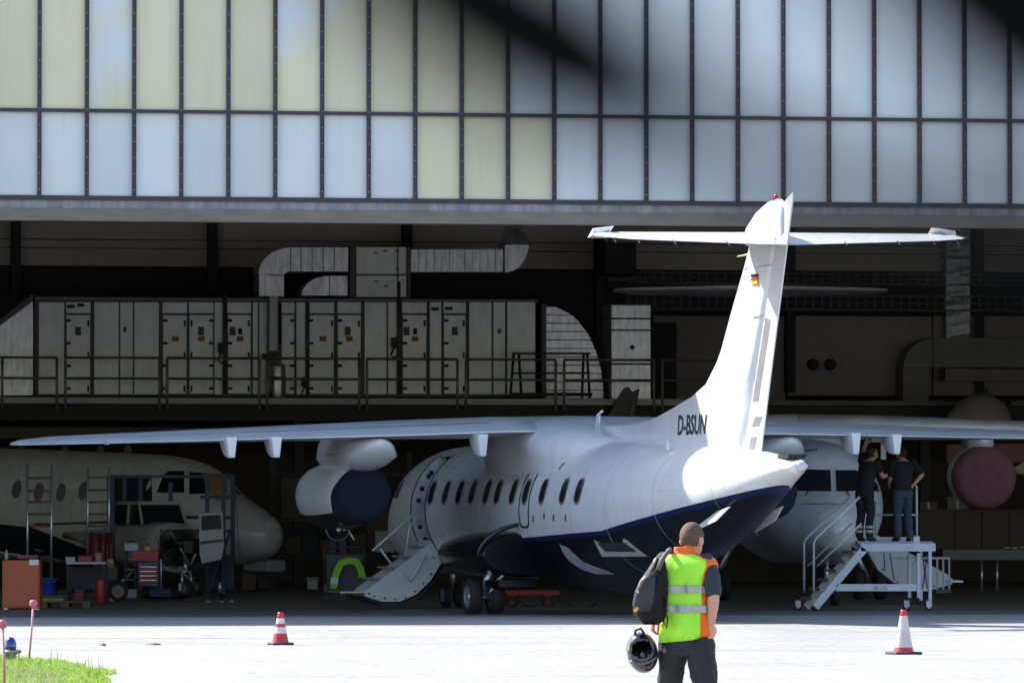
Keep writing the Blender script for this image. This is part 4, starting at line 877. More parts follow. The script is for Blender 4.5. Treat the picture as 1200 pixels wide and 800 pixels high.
for s_ in (-1, 1):
    wing_mesh(WING, s_).build('wing', m_greywhite, air3); c = Vector((0, s_*3.80, 2.24)); NS = 32
    q = MB(); q.rings([[(a, c.y+r*math.sin(2*math.pi*j/NS), c.z-r*math.cos(2*math.pi*j/NS)) for j in range(NS)] for a, r in ((-1.72,.55),(-1.6,.60),(-1.1,.64),(-.2,.62),(.9,.45))], smooth=True); q.build('engine_nacelle', m_greywhite, air3)
    q = MB(); rs = []
    for a, r in ((-1.35,.655),(-1.62,.645),(-1.78,.60),(-1.84,.50),(-1.86,.3),(-1.865,.03)): rs.append([(a+.008*math.sin(3*j), c.y+(r+.006*math.sin(5*j))*math.sin(2*math.pi*j/NS), c.z-(r+.006*math.sin(7*j+a*9))*math.cos(2*math.pi*j/NS)) for j in range(NS)])
    q.rings(rs, smooth=True); q.build('inlet_cover', mat('faded maroon cover', (.175,.068,.078), .85, var=.2, bump=.4, bscale=6), air3)
    q = MB(); q.tube([(-1.5,c.y,c.z-.62),(-1.55,c.y+.02,c.z-.82)], .012, 5); q.build('cover_strap', m_black, air3)
    q = MB(); rs = []
    for a, w_, zb_, zt_ in ((-1.75,.10,2.95,3.16),(-1.5,.2,2.7,3.2),(-.6,.24,2.6,3.2),(.8,.2,2.6,3.15)): rs.append([(a, c.y+w_*math.cos(t), (zb_+zt_)/2+(zt_-zb_)/2*math.sin(t)) for t in [2*math.pi*i/14 for i in range(14)]])
    q.rings(rs, smooth=True); q.build('pylon', m_greywhite, air3)
q = MB(); q.rings([[(a, s*hw, z) for s, z in ((-1,2.5),(-.9,zt_-.1),(0,zt_),(.9,zt_-.1),(1,2.5))] for a, hw, zt_ in ((-2.6,.4,3.05),(-1.5,1.0,3.35),(.5,1.1,3.45),(2.5,.5,3.1))], close=False, smooth=True, cap0=False, cap1=False); q.build('wing_fairing', m_greywhite, air3)
q = MB(); rs = [[(p[0], p[1], p[2]) for p in finring(z, lev(z, LE), lev(z, TE), .1)] for z in (2.7, 4, 5.4, 6.6)]; q.rings(rs, smooth=True); q.build('tail_fin', m_greywhite, air3)
for s_ in (-1, 1): wing_mesh(TP, s_).build('tailplane', m_greywhite, air3)
for s_ in (-1, 1):
    for dy in (-.21,.21):
        qt, qr = MB(), MB(); wheel(qt, qr, (0, s_*1.61+dy, .025), .325, .24); wl = qt.build('wheel', m_black, air3); qr.build('rim', MATS['wheel rim'], wl)
    q = MB(); q.tube([(0,s_*1.1,1.1),(0,s_*1.61,.03)], .07, 8); q.tube([(0,s_*1.4,.025),(0,s_*1.85,.025)], .04, 8); q.build('gear_leg', m_alu, air3)
for dy in (-.16,.16):
    qt, qr = MB(), MB(); wheel(qt, qr, (-8.2, dy, .13), .24, .16); wl = qt.build('wheel', m_black, air3); qr.build('rim', MATS['wheel rim'], wl)
q = MB(); q.tube([(-8.2,0,.9),(-8.2,0,.13)], .05, 8); q.tube([(-8.2,-.17,.13),(-8.2,.17,.13)], .03, 6); q.build('nose_leg', m_alu, air3)
st3 = [(.98,1.28),(1.5,1.0),(2.45,.46),(2.60,.33),(2.55,.26),(2.15,.15),(1.75,.17),(1.40,.30),(1.10,.55),(.92,.86)]
q = MB(); q.prism([(-p, z) for p, z in st3], -6.95, -6.0, 'x'); stair3 = q.build('airstair', mat('airstair grey', (.52,.54,.56), .45, var=.1), air3); bevel(stair3, .012)
q = MB(); q.box((-6.9,-2.78,.30), (-6.1,-2.56,.33)); q.build('toe_plate', m_alu, stair3)
for p, z in ((1.5,.3),(1.9,.22),(2.2,.23),(2.45,.32),(1.2,.55)): q = MB(); q.ball((-6.955,-p,z), .01, .02, .02, 6, 4); q.build('rivet', m_black, stair3)
# ---- red and cream light aeroplane parts, dome, benches on the right
def pthing(name, x, y, d, label, cat, group=None, rz=0.0):
    """empty at the pixel's point at distance d; mapper pixel(+depth offset) -> local"""
    o_ = P(x, y, d); e = empty(name, o_, rz, label, cat, group); return e, (lambda X, Y, dd=0.0: P(X, Y, d+dd) - o_)
m_redp = mat('deep red paint', (.15,.010,.010), .4)
rw, f = pthing('detached_wing', 1160, 545, 140, 'deep red detached wing panel stored behind the maroon engine cover', 'wing panel')
q = MB(); pl = [f(x, y) for x, y in ((1108,519),(1240,516),(1240,540),(1180,545),(1108,545))]; q.prism([(p.x, p.z) for p in pl], 0, .25, 'y'); bevel(q.build('skin', m_redp, rw), .05)
q = MB(); pl = [f(x, y) for x, y in ((1180,552),(1198,541),(1240,534),(1240,556),(1196,556))]; q.prism([(p.x, p.z) for p in pl], -.1, .15, 'y'); bevel(q.build('tip_fairing', mat('cream paint', (.42,.37,.27), .5), rw), .03)
q = MB(); q.bar(f(1115,546,.1), f(1115,580,.1), .1); q.bar(f(1220,546,.1), f(1220,580,.1), .1); q.build('cradle', m_dark, rw)
dm, f = pthing('radome', 1147, 495, 150, 'cream domed radome with a dark seam showing above the right wing', 'radome')
q = MB(); pr = [(1108,495),(1110,485),(1122,472),(1136,464),(1152,461),(1166,465),(1178,474),(1184,484),(1187,495)]; pl = [f(x, y) for x, y in pr]; rs = []
for k, sc_ in enumerate((1,.98,.9,.72,.4,.05)): rs.append([(p.x*sc_, -.75*math.sqrt(max(0,1-sc_**2)), p.z*sc_) for p in pl])
q.rings(rs, close=True, smooth=True, cap0=True, cap1=False); q.build('shell', mat('cream radome', (.40,.36,.29), .55, var=.08), dm)
q = MB(); q.tube([f(1144,462.5)+Vector((0,-.1,0)), f(1150,468)+Vector((0,-.35,0)), f(1158,478)+Vector((0,-.55,0)), f(1162,495)+Vector((0,-.62,0))], .02, 6); q.build('seam', m_dark, dm)
q = MB(); q.cyl(f(1156,461), f(1156,456), .03, 6); q.cyl(f(1178,474), f(1184,470), .06, 6); q.build('fitting', m_hinge, dm)
m_tan = mat('tan board', (.115,.078,.048), .75, var=.2, scale=1.2); m_card = mat('cardboard', (.20,.12,.055), .8)
bd, f = pthing('storage_crate', 1140, 645, 146, 'long tan boarded crate under the maroon engine cover', 'crate')
for k, (x0, x1) in enumerate(((1076,1118),(1119,1150),(1151,1182),(1183,1225))): q = MB(); a, b = f(x0,600), f(x1,644); q.box((a.x,.03*(k%2),b.z), (b.x,1.2,a.z)); q.build('board', m_tan, bd)
q = MB(); a, b = f(1074,597), f(1227,600); q.box((a.x,-.05,b.z), (b.x,1.25,a.z)); q.build('lid', m_tan, bd)
for x0, x1, y0, n_, lab in ((1078,1098,588,m_card,'ochre cardboard box on the tan crate lid'), (1110,1134,582,mat('pale card', (.20,.18,.145), .8),'pale cardboard box on the tan crate lid')):
    e, f = pthing('cardboard_box', (x0+x1)/2, 597, 146.4, lab, 'box'); q = MB(); a, b = f(x0,y0), f(x1,597); q.box((a.x,0,b.z), (b.x,.5,a.z)); bevel(q.build('carton', n_, e), .01); q = MB(); q.box(((a.x+b.x)/2-.03,-.004,b.z+.02), ((a.x+b.x)/2+.03,-.001,a.z)); q.build('tape', m_cream, e)
wb, f = pthing('workbench', 1160, 690, 132, 'dark workbench with thin metal legs on the right edge of the hangar', 'workbench')
q = MB(); a, b = f(1104,643), f(1235,656); q.box((a.x,0,b.z), (b.x,1.0,a.z)); bevel(q.build('top', mat('bench top', (.05,.055,.055), .35), wb), .01)
for x in (1150, 1168, 1228): q = MB(); q.cyl(f(x,656,.1), f(x,692,.1), .03, 6); q.build('leg', m_alu, wb)
for x, y in ((1179,643),(1188,643.5),(1196,642.5)): q = MB(); c = f(x,y-1.5,.3); q.ball((c.x,c.y,c.z), .10, .05, .03, 8, 6); q.build('tool', m_alu, wb)
# ---- light aeroplane with its cowling off
cp_ = P(208, 600, 127); cp_.z = 0
ces = empty('light_aeroplane', cp_, math.atan2(.90, -.43), 'cream light aeroplane with cowling removed and cabin door open before the stripped airliner', 'aircraft')
bpy.context.view_layer.update(); CM = ces.matrix_world.inverted()
m_ces = paint('cream light aircraft paint', (.42,.38,.31), .35, dirt=.4); q = MB(); rs = []
for a, hw, zb_, zt_, ex in ((.0,.52,.52,1.55,2.4),(.5,.55,.56,1.58,2.8),(.95,.56,.62,1.62,3),(1.6,.56,.62,1.62,3),(2.6,.50,.68,1.58,2.8),(4.0,.32,.90,1.45,2.4),(5.6,.14,1.15,1.38,2),(6.6,.05,1.22,1.36,2)):
    rs.append([(a, hw*math.copysign(abs(math.cos(t))**(2/ex), math.cos(t)), (zb_+zt_)/2+(zt_-zb_)/2*math.copysign(abs(math.sin(t))**(2/ex), math.sin(t))) for t in [2*math.pi*i/24 for i in range(24)]])
q.rings(rs, smooth=True); q.build('fuselage', m_ces, ces)
q = MB(); q.rings([[(.75,-.50,1.55),(.75,.50,1.55),(1.05,.46,1.96),(1.05,-.46,1.96)], [(2.6,-.46,1.55),(2.6,.46,1.55),(2.2,.42,1.98),(2.2,-.42,1.98)]]); q.build('cabin_glass', m_glass2, ces)
q = MB(); q.rings([[(1.0,-.50,1.96),(1.0,.50,1.96),(1.02,.48,2.03),(1.02,-.48,2.03)], [(2.3,-.47,1.97),(2.3,.47,1.97),(2.25,.44,2.04),(2.25,-.44,2.04)]]); q.build('roof', m_ces, ces)
for s_ in (-1, 1):
    q = MB(); q.bar((.72,s_*.51,1.55), (1.03,s_*.47,2.0), .05); q.build('window_frame', m_ces, ces); q = MB(); q.bar((1.6,s_*.50,1.55), (1.6,s_*.46,2.0), .05); q.build('window_frame', m_ces, ces)
m_eng = mat('oily engine', (.035,.026,.02), .4, .5, var=.5, scale=8); q = MB()
for k in range(3):
    for s_ in (-1, 1):
        q.lathe([(.08,0),(.11,.02),(.09,.05),(.11,.08),(.09,.11),(.11,.14),(.08,.18)], (-.25-.2*k, s_*.14+(0 if s_ > 0 else -.18), 1.14), 'y', 10)
q.box((-.75,-.16,.95), (-.05,.16,1.2)); q.box((-.1,-.40,.66), (0,.40,1.44)); q.build('engine_block', m_eng, ces)
for a, b in (((-.6,-.40,1.40),(-.72,-.02,.70)),((-.6,.40,1.40),(-.72,.02,.70)),((0,-.4,1.35),(-.6,-.38,1.36)),((0,.4,1.35),(-.6,.38,1.36))): q = MB(); q.tube([a, b], .022, 6); q.build('mount_tube', m_alu, ces)
for k in range(22):
    q = MB(); p0 = Vector((-.7+random.uniform(0,.5), random.uniform(-.4,.4), random.uniform(.85,1.45))); q.tube([p0, p0+Vector((random.uniform(-.1,.1),random.uniform(-.2,.2),-.1)), p0+Vector((.1,random.uniform(-.2,.2),-.3))], .018, 5); q.build('hose', m_black if k % 2 else m_eng, ces)
q = MB(); rr_ = [(-.08+.0*t, .52*math.cos(t), 1.04+.51*math.sin(t)) for t in [2*math.pi*i/24 for i in range(25)]]; q.tube(rr_, .022, 6, cap=False); q.build('cowl_rim', m_ces, ces)
q = MB(); q.tube([(-.4,0,.85),(-.5,0,.55)], .04, 8); q.tube([(-.5,-.1,.55),(-.52,-.1,.2)], .03, 6); q.tube([(-.5,.1,.55),(-.52,.1,.2)], .03, 6); q.tube([(-.5,-.11,.55),(-.5,.11,.55)], .03, 6); q.build('nose_leg', m_alu, ces)
for c in ((-.52,0,.2),(1.1,.95,.21),(1.1,-.95,.21)):
    qt, qr = MB(), MB(); wheel(qt, qr, c, .2, .13); wl = qt.build('wheel', m_black, ces); qr.build('rim', mat('tan wheel', (.30,.22,.14), .5), wl)
for s_ in (-1, 1): q = MB(); q.tube([(1.2,s_*.4,.66),(1.1,s_*.95,.22)], .03, 6); q.build('main_leg', m_alu, ces)
v4 = [CM @ P(x, y, 126.2) for x, y in ((233,601),(261,599.5),(263,640),(260,655),(237,660),(234,650))]
q = MB(); nrm = Vector((.69,-.72,0)); nn_ = (v4[1]-v4[0]).cross(v4[4]-v4[0]).normalized(); q.rings([[p + nn_*.025 for p in v4], [p - nn_*.025 for p in v4]]); dr = q.build('cabin_door', mat('door white', (.34,.34,.34), .4), ces); bevel(dr, .01)
w4 = [CM @ P(x, y, 126.15) for x, y in ((236.5,604),(258.5,603),(259.5,619),(236.5,621))]; q = MB(); q.rings([[p + nn_*.03 for p in w4], [p - nn_*.03 for p in w4]]); q.build('pane', m_glass2, dr)
w4 = [CM @ P(x, y, 126.15) for x, y in ((235,634),(262,631),(262,633.5),(235,637.5))]; q = MB(); q.rings([[p + nn_*.032 for p in w4], [p - nn_*.032 for p in w4]]); q.build('stripe', mat('dark maroon stripe', (.06,.012,.015), .5), dr)
# ---- blue docking round the stripped nose
m_blue = mat('docking blue', (.008,.02,.06), .5, var=.25)
dk, f = pthing('docking_stand', 200, 700, 129, 'blue steel docking stand built round the stripped airliner nose', 'work stand')
for x0, y0, y1, dd in ((132,556,690,0),(146,556,640,1),(165,556,640,1),(200,565,640,.5),(243,560,698,-.3),(262,556,700,0),(273,556,660,.4),(128,556,690,1.4)):
    q = MB(); q.bar(f(x0,y0,dd), f(x0,y1,dd), .09); q.build('post', m_blue, dk)
for x0, x1, y, dd in ((128,275,622,0),(128,182,590,.6),(196,275,606,.2),(235,275,582,.1),(128,275,558,.7)):
    q = MB(); q.bar(f(x0,y,dd), f(x1,y,dd), .07); q.build('beam', m_blue, dk)
q = MB(); a, b = f(240,650), f(274,690); q.box((a.x,.2,b.z), (b.x,.6,a.z)); q.build('side_panel', m_blue, dk)
q = MB(); q.bar(f(242,700,-.3), f(274,612,-.3), .06); q.build('brace', m_blue, dk)
# ---- ladder frames
for xa, xb, ya, yb, d, lab, rung in ((32.5,60.5,545,690,124,'tall silver scaffold ladder frame left of the airliner windows',(560,575,588,602,616)), (103,128,548,650,125,'shorter silver scaffold ladder frame beside the blue docking stand',(559,574,588,602,616))):
    e, f = pthing('scaffold_frame', (xa+xb)/2, yb, d, lab, 'ladder')
    for x in (xa, xb): q = MB(); q.cyl(f(x,ya), f(x,yb+ (6 if x == xa else 0)), .028, 6); q.build('upright', m_alu, e)
    for y in rung: q = MB(); q.cyl(f(xa,y), f(xb,y), .024, 6); q.build('rung', mat('rusty rung', (.16,.08,.06), .6), e)
    q = MB(); q.bar(f(xa-2,yb+6), f(xb+2,yb+6), .06); q.build('foot_bar', m_dark, e)
# ---- orange cabinet, bucket, pallet, boxes
m_or = mat('orange paint', (.50,.10,.035), .5, var=.12, scale=4)
oc, f = pthing('cabinet', 25, 715, 110.6, 'orange metal cabinet on castors at the left edge of the hangar mouth', 'cabinet')
a, b = f(3,656), f(47,712); q = MB(); q.box((a.x,0,b.z), (b.x,.6,a.z)); bevel(q.build('body', m_or, oc), .012)
q = MB(); q.box((a.x+.02,-.02,b.z+.03), (b.x-.02,-.001,a.z-.03)); bevel(q.build('front_panel', m_or, oc), .008)
q = MB(); c = f(40,658.5); q.box((c.x-.08,-.03,c.z-.05), (c.x+.09,-.021,c.z+.05)); q.build('sticker', m_white, oc)
for x in (7, 43): q = MB(); c = f(x,714.5); q.cyl((c.x,.06,c.z+.02), (c.x,.12,c.z+.02), .045, 10); q.box((c.x-.02,.05,c.z+.02), (c.x+.02,.13,b.z)); q.build('castor', m_alu, oc)
tb, f = pthing('parts_tray', 33, 655.5, 111, 'dark red parts tray with a small lime bottle on the orange cabinet', 'tray')
q = MB(); a, b = f(19,650), f(46,655.5); q.box((a.x,0,b.z), (b.x,.35,b.z+.02)); q.box((a.x,0,b.z), (b.x,.02,a.z)); q.box((a.x,.33,b.z), (b.x,.35,a.z)); q.box((a.x,0,b.z), (a.x+.02,.35,a.z)); q.box((b.x-.02,0,b.z), (b.x,.35,a.z)); q.build('tray', m_redp, tb)
q = MB(); c = f(8,655.5,.1); q.lathe([(.03,0),(.035,.02),(.035,.12),(.015,.16),(.015,.19)], (c.x,c.y,c.z), 'z', 10); q.build('bottle', mat('lime plastic', (.3,.4,.1), .4), tb)
bk, f = pthing('bucket', 57, 695, 117, 'bright blue plastic bucket beside the orange cabinet', 'bucket')
q = MB(); h_ = f(57,677).z; q.lathe([(.12,0),(.165,h_),(.18,h_),(.18,h_-.03),(.165,h_-.03),(.155,h_-.01),(.11,.02)], (0,0,0), 'z', 20, cap=False); q.lathe([(.12,0),(.01,.005)], (0,0,0), 'z', 20); q.build('shell', mat('blue plastic', (.015,.05,.42), .4), bk)
q = MB(); q.tube([(.17*math.cos(t), -.05-.12*math.sin(t), h_-.03-.04*math.sin(t)) for t in [math.pi*i/10 for i in range(11)]], .006, 5); q.build('handle', m_alu, bk)
bs, f = pthing('bucket_stand', 57, 709, 117, 'low dark step holding the blue bucket', 'step'); q = MB(); a, b = f(49,695), f(66,699); q.box((a.x,-.2,b.z), (b.x,.25,a.z)); q.build('top', m_dark, bs)
for x in (50, 65): q = MB(); q.bar(f(x,699), f(x,708), .05); q.build('leg', m_dark, bs)
pa, f = pthing('pallet', 78, 712, 112.6, 'wooden pallet lying at the left of the hangar mouth', 'pallet'); m_wood = mat('pallet wood', (.14,.09,.05), .8)
a, b = f(47,704), f(106,712)
for k in range(5): q = MB(); q.box((a.x,k*.18,a.z-.025), (b.x,k*.18+.12,a.z)); q.build('deck_board', m_wood, pa)
for k in range(3): u = a.x+(b.x-a.x-.14)*k/2; q = MB(); q.box((u,0,b.z), (u+.14,.84,a.z-.03)); q.build('runner', m_wood, pa)
yb, f = pthing('crate', 63, 704, 112.8, 'flat pale yellow crate on the wooden pallet', 'crate'); q = MB(); a, b = f(50,698), f(75,703.8); q.box((a.x,0,b.z), (b.x,.4,a.z)); bevel(q.build('body', mat('dull yellow', (.28,.22,.06), .6), yb), .01); q = MB(); q.box((a.x,-.01,a.z-.03), (b.x,-.001,a.z-.01)); q.build('rim', m_dark, yb)
# ---- workbench with red goods
be, f = pthing('workbench', 98, 706, 117.5, 'dark workbench cluttered with red tools behind the pallet', 'workbench')
a, b = f(78,658), f(124,660.5); q = MB(); q.box((a.x,0,b.z), (b.x,.7,a.z)); q.build('top', m_grey, be)
for x in (80, 122):
    for v_ in (.05, .6): c0, c1 = f(x,660.5), f(x,706); q = MB(); q.bar((c0.x,v_,c0.z), (c1.x,v_,c1.z), .06); q.build('leg', m_dark, be)
q = MB(); a, b = f(80,694), f(123,697); q.box((a.x,0,b.z), (b.x,.7,a.z)); q.build('shelf', m_dark, be)
q = MB(); a, b = f(82,664), f(120,690); q.box((a.x,.5,b.z), (b.x,.66,a.z)); q.build('back_panel', m_dark, be)
def small(name, kind, x0, x1, y0, y1, d, m, lab, cat, dep=.25, lid=True):
    e, f = pthing(name, (x0+x1)/2, y1, d, lab, cat); a, b = f(x0,y0), f(x1,y1); q = MB()
    if kind == 'can':
        r = (b.x-a.x)/2; h = a.z-b.z; q.lathe([(r*.95,0),(r,.01),(r,h*.9),(r*.8,h),(r*.2,h)], (0,r,0), 'z', 14); q.build('body', m, e); q = MB(); q.lathe([(r*.3,h),(r*.3,h+.03),(.01,h+.031)], (0,r,0), 'z', 10); q.build('cap', m_hinge, e)
    else:
        h = a.z-b.z; q.box((a.x,0,b.z), (b.x,dep,a.z-h*.2)); bevel(q.build('body', m, e), .01); q = MB(); q.box((a.x-.01,-.01,a.z-h*.2+.003), (b.x+.01,dep+.01,a.z)); bevel(q.build('lid', m, e), .01)
        q = MB(); q.tube([((a.x+b.x)/2-.06,dep/2,a.z),((a.x+b.x)/2-.05,dep/2,a.z+.04),((a.x+b.x)/2+.05,dep/2,a.z+.04),((a.x+b.x)/2+.06,dep/2,a.z)], .01, 5); q.build('handle', m_hinge, e)
    return e
m_tred = mat('tool red', (.32,.015,.018), .45); m_tdk = mat('dark red', (.12,.012,.014), .5)
small('toolbox','box',92,108,650,657.8,117.7,m_tred,'red toolbox on the cluttered dark workbench','toolbox')
small('rag_box','box',77,88,652,657.8,117.7,m_grey,'pale grey box at the left of the cluttered workbench','box'); small('canister','can',111,120,647,657.8,117.7,mat('pinkish can',(.35,.18,.18),.5),'pinkish canister on the right of the cluttered workbench','canister')
small('fuel_can','box',88,99,690,706,116.8,m_tdk,'dark red fuel can on the floor under the workbench','fuel can'); small('gas_bottle','can',112,124,678,706,116.5,m_tred,'red gas bottle on the floor right of the workbench','gas bottle')
small('spray_can','can',209,213,683,692,123,m_grey,'small pale spray can on the floor below the engine','can'); small('grey_case','box',145,160,690,700,122,m_grey,'low grey case on the floor left of the tool trolley','case')
small('blue_crate','box',176,200,689,699,121,mat('navy plastic',(.02,.03,.10),.5),'navy plastic crate on the floor under the tool trolley','crate')
# red bundle of wheel chocks/bars: tall red rack left of the aeroplane
rk, f = pthing('bar_rack', 122, 700, 121, 'rack of thin upright dark red bars left of the light aeroplane', 'rack')
for k in range(9): x = 110+2.6*k; q = MB(); q.cyl(f(x,698), f(x+random.uniform(-3,3),628+random.uniform(0,12)), .02, 5); q.build('bar', m_tdk, rk)
q = MB(); q.bar(f(107,698), f(136,698), .1); q.build('base', m_dark, rk); q = MB(); q.bar(f(130,655), f(133,705), .12); q.build('yellow_post', mat('warning yellow', (.38,.26,.03), .5), rk)
# ---- tool trolley
tt, f = pthing('tool_trolley', 172, 690, 119.5, 'red tool trolley with four drawers in front of the stripped engine', 'tool trolley')
a, b = f(162,659), f(186,686); q = MB(); q.box((a.x,.02,b.z), (b.x,.5,a.z)); q.build('carcass', mat('blue grey steel', (.05,.06,.10), .5), tt)
for k in range(4): y = 663+5.2*k; q = MB(); p0, p1 = f(163.5,y), f(184.5,y+4.4); q.box((p0.x,0,p1.z), (p1.x,.019,p0.z)); d_ = bevel(q.build('drawer', m_tred, tt), .006); q = MB(); q.bar((p0.x+.02,-.012,p0.z-.012), (p1.x-.02,-.012,p0.z-.012), .014); q.build('handle', m_alu, d_)
q = MB(); p0, p1 = f(155,645), f(186,657); q.box((p0.x,0,p1.z), (p1.x,.48,p0.z)); bevel(q.build('top_box', m_tred, tt), .012)
q = MB(); q.tube([f(186.5,658), f(189,655), f(189,690)], .015, 6); q.build('push_bar', m_alu, tt)
for x in (164, 184): q = MB(); c = f(x,690.5); q.cyl((c.x,.1,c.z+.06), (c.x,.15,c.z+.06), .06, 10); q.build('castor', m_black, tt)
small('parts_bin','box',146,162,636,645,119.7,mat('pale blue bin',(.30,.36,.46),.5),'pale blue parts bin on top of the red tool trolley','bin')
small('yellow_tin','can',168,178,639,645,119.7,mat('yellow tin',(.45,.30,.04),.5),'low yellow tin on top of the red tool trolley','tin')
# ---- floor jack stand near the docking, centre things
js, f = pthing('jack_stand', 258, 705, 119, 'low tripod jack stand with bright feet below the blue docking', 'jack stand')
for x, dd in ((244,0),(272,-.2),(260,.4)): q = MB(); q.tube([f(258,694,.1), f(x,704,dd)], .02, 6); q.build('leg', m_dark, js); q = MB(); c = f(x,704,dd); q.ball((c.x,c.y,c.z), .05, .05, .03, 8, 6); q.build('foot', m_alu, js)
q = MB(); q.cyl(f(258,694,.1), f(258,682,.1), .04, 8); q.build('ram', m_alu, js)
ct, f = pthing('equipment_cart', 403, 702, 112.2, 'black equipment cart on small wheels behind the airstair', 'cart')
a, b = f(379,642), f(428,695); q = MB(); q.box((a.x,.1,b.z), (b.x,.9,b.z+.75)); bevel(q.build('body', mat('black cart', (.014,.014,.018), .5), ct), .03)
q = MB(); q.tube([f(381,684), f(380,644), f(384,641), f(424,641), f(428,646), f(428,690)], .025, 6); q.build('push_frame', m_dark, ct)
for x in (384, 424): q = MB(); c = f(x,700); q.cyl((c.x,.15,c.z), (c.x,.22,c.z), .09, 12); q.build('wheel', m_black, ct)
vj, f = pthing('safety_vest', 405, 690, 112.05, 'lime safety vest draped over the black cart behind the airstair', 'vest'); m_lime = mat('lime cloth', (.16,.42,.01), .8, var=.15, scale=9)
q = MB(); L_ = [(398,656),(405,655),(413,655),(420,657),(426,672)]; 
def ribbon(q, pts, w_, f, dd=0):
    rs = []
    for i, (x, y) in enumerate(pts):
        x0, y0 = pts[max(0,i-1)]; x1, y1 = pts[min(len(pts)-1,i+1)]; l = math.hypot(x1-x0, y1-y0); nx, ny = -(y1-y0)/l*w_/2, (x1-x0)/l*w_/2
        rs.append([f(x+nx,y+ny,dd-.02), f(x-nx,y-ny,dd-.02), f(x-nx,y-ny,dd+.02), f(x+nx,y+ny,dd+.02)])
    q.rings(rs)
ribbon(q, [(391,689),(392,680),(395,669),(400,659),(409,656.5),(418,658),(423,667),(425,676)], 8, f); q.build('cloth', m_lime, vj)
q = MB(); ribbon(q, [(391.5,684),(392.5,676)], 8.6, f, -.01); q.build('reflective_band', m_grey, vj)
xf, f = pthing('extractor_fan', 396, 640, 118, 'dark round extractor fan on a post below the jet engine', 'fan'); c = f(396,619); q = MB(); r_ = 14/59.3
q.lathe([(r_*.8,.05),(r_,0),(r_,.3),(r_*.7,.34),(r_*.1,.35)], (c.x,0,c.z), 'y', 24, cap=False); q.build('drum', m_black, xf); q = MB(); rr_ = [(c.x+r_*math.cos(t), 0, c.z+r_*math.sin(t)) for t in [2*math.pi*i/24 for i in range(25)]]; q.tube(rr_, .015, 5, cap=False); q.build('guard_ring', m_rim, xf)
q = MB(); q.bar(f(390,633,.15), f(390,703,.15), .12); q.bar(f(402,633,.15), f(402,703,.15), .12); q.build('post', m_dark, xf); q = MB(); q.bar(f(402,614,-.05), f(404,621,-.05), .05); q.build('tag', m_white, xf)  # the white bar on the ring is a highlight put in as a shape
# back partitions and racks between the aircraft
pr_, f = pthing('storage_rack', 370, 690, 140, 'dark storage rack with brown board panels behind the engine', 'rack')
for x0, x1, y0, y1 in ((330,352,560,606),(353.5,376,560,606),(377.5,400,560,606),(430,455,600,640)): q = MB(); a, b = f(x0,y0), f(x1,y1); q.box((a.x,0,b.z), (b.x,.1,a.z)); q.build('board', m_tan, pr_)
for y in (556, 609, 648): q = MB(); a, b = f(318,y-1.5), f(482,y+1); q.box((a.x,-.2,b.z), (b.x,.8,a.z)); q.build('shelf', m_tan if y == 609 else m_dark, pr_)
for x in (320, 400, 480): q = MB(); q.bar(f(x,530), f(x,692), .12); q.build('upright', m_dark, pr_)
for k, (x0, x1, y0, y1, mm) in enumerate(((335,352,628,647,m_tan),(356,372,618,647,m_dark),(376,392,632,647,m_tdk),(410,428,625,647,m_tan),(360,372,676,690,m_grey),(440,462,622,647,m_grey))):
    small('stored_carton','box',x0,x1,y0,y1,139.8,mm,['small brown carton at the left end of the storage rack','tall black carton on the storage rack shelf','dark red carton on the storage rack shelf','brown carton on the storage rack right of the fan post','low grey carton on the floor before the storage rack','grey carton on the storage rack behind the airstair'][k],'carton', .5)
# red trolley jack behind the gear
jk, f = pthing('trolley_jack', 622, 713, 113.5, 'red trolley jack on black wheels under the jet belly', 'jack')
for x in (600, 642): q = MB(); c = f(x,705); q.cyl((c.x,-.12,c.z), (c.x,.0,c.z), .13, 14); q.build('wheel', m_black, jk); q = MB(); q.cyl((c.x,-.13,c.z), (c.x,-.121,c.z), .06, 10); q.build('hub', m_redp, jk)
q = MB(); q.bar(f(592,694), f(655,694), .13, .10); q.bar(f(600,694), f(600,702), .16); q.bar(f(642,694), f(642,702), .16); bevel(q.build('frame', mat('jack red', (.35,.03,.025), .4), jk), .015)
q = MB(); q.tube([f(655,700), f(672,712), f(690,711), f(700,706)], .012, 5); q.build('hose', m_black, jk)
q = MB(); q.tube([f(604,700,-.2), f(616,710,-.2), f(630,708,-.2), f(637,700,-.2)], .012, 5); q.build('cable', m_black, jk)
lw, f = pthing('detached_tailplane', 0, 654, 113, 'pale grey aircraft tailplane tip poking in above the orange cabinet', 'aircraft part')
q = MB(); q.rings([[f(-60,640,v_) + Vector((0,0,z_)) for v_, z_ in ((-.5,0),(0,.06),(.6,0),(0,-.05))], [f(33,652,v_) + Vector((0,0,z_)) for v_, z_ in ((-.2,0),(0,.02),(.2,0),(0,-.02))]]); q.build('skin', m_greywhite, lw)
q = MB(); q.bar(f(-30,648), f(-30,705), .1); q.build('trestle', m_dark, lw)

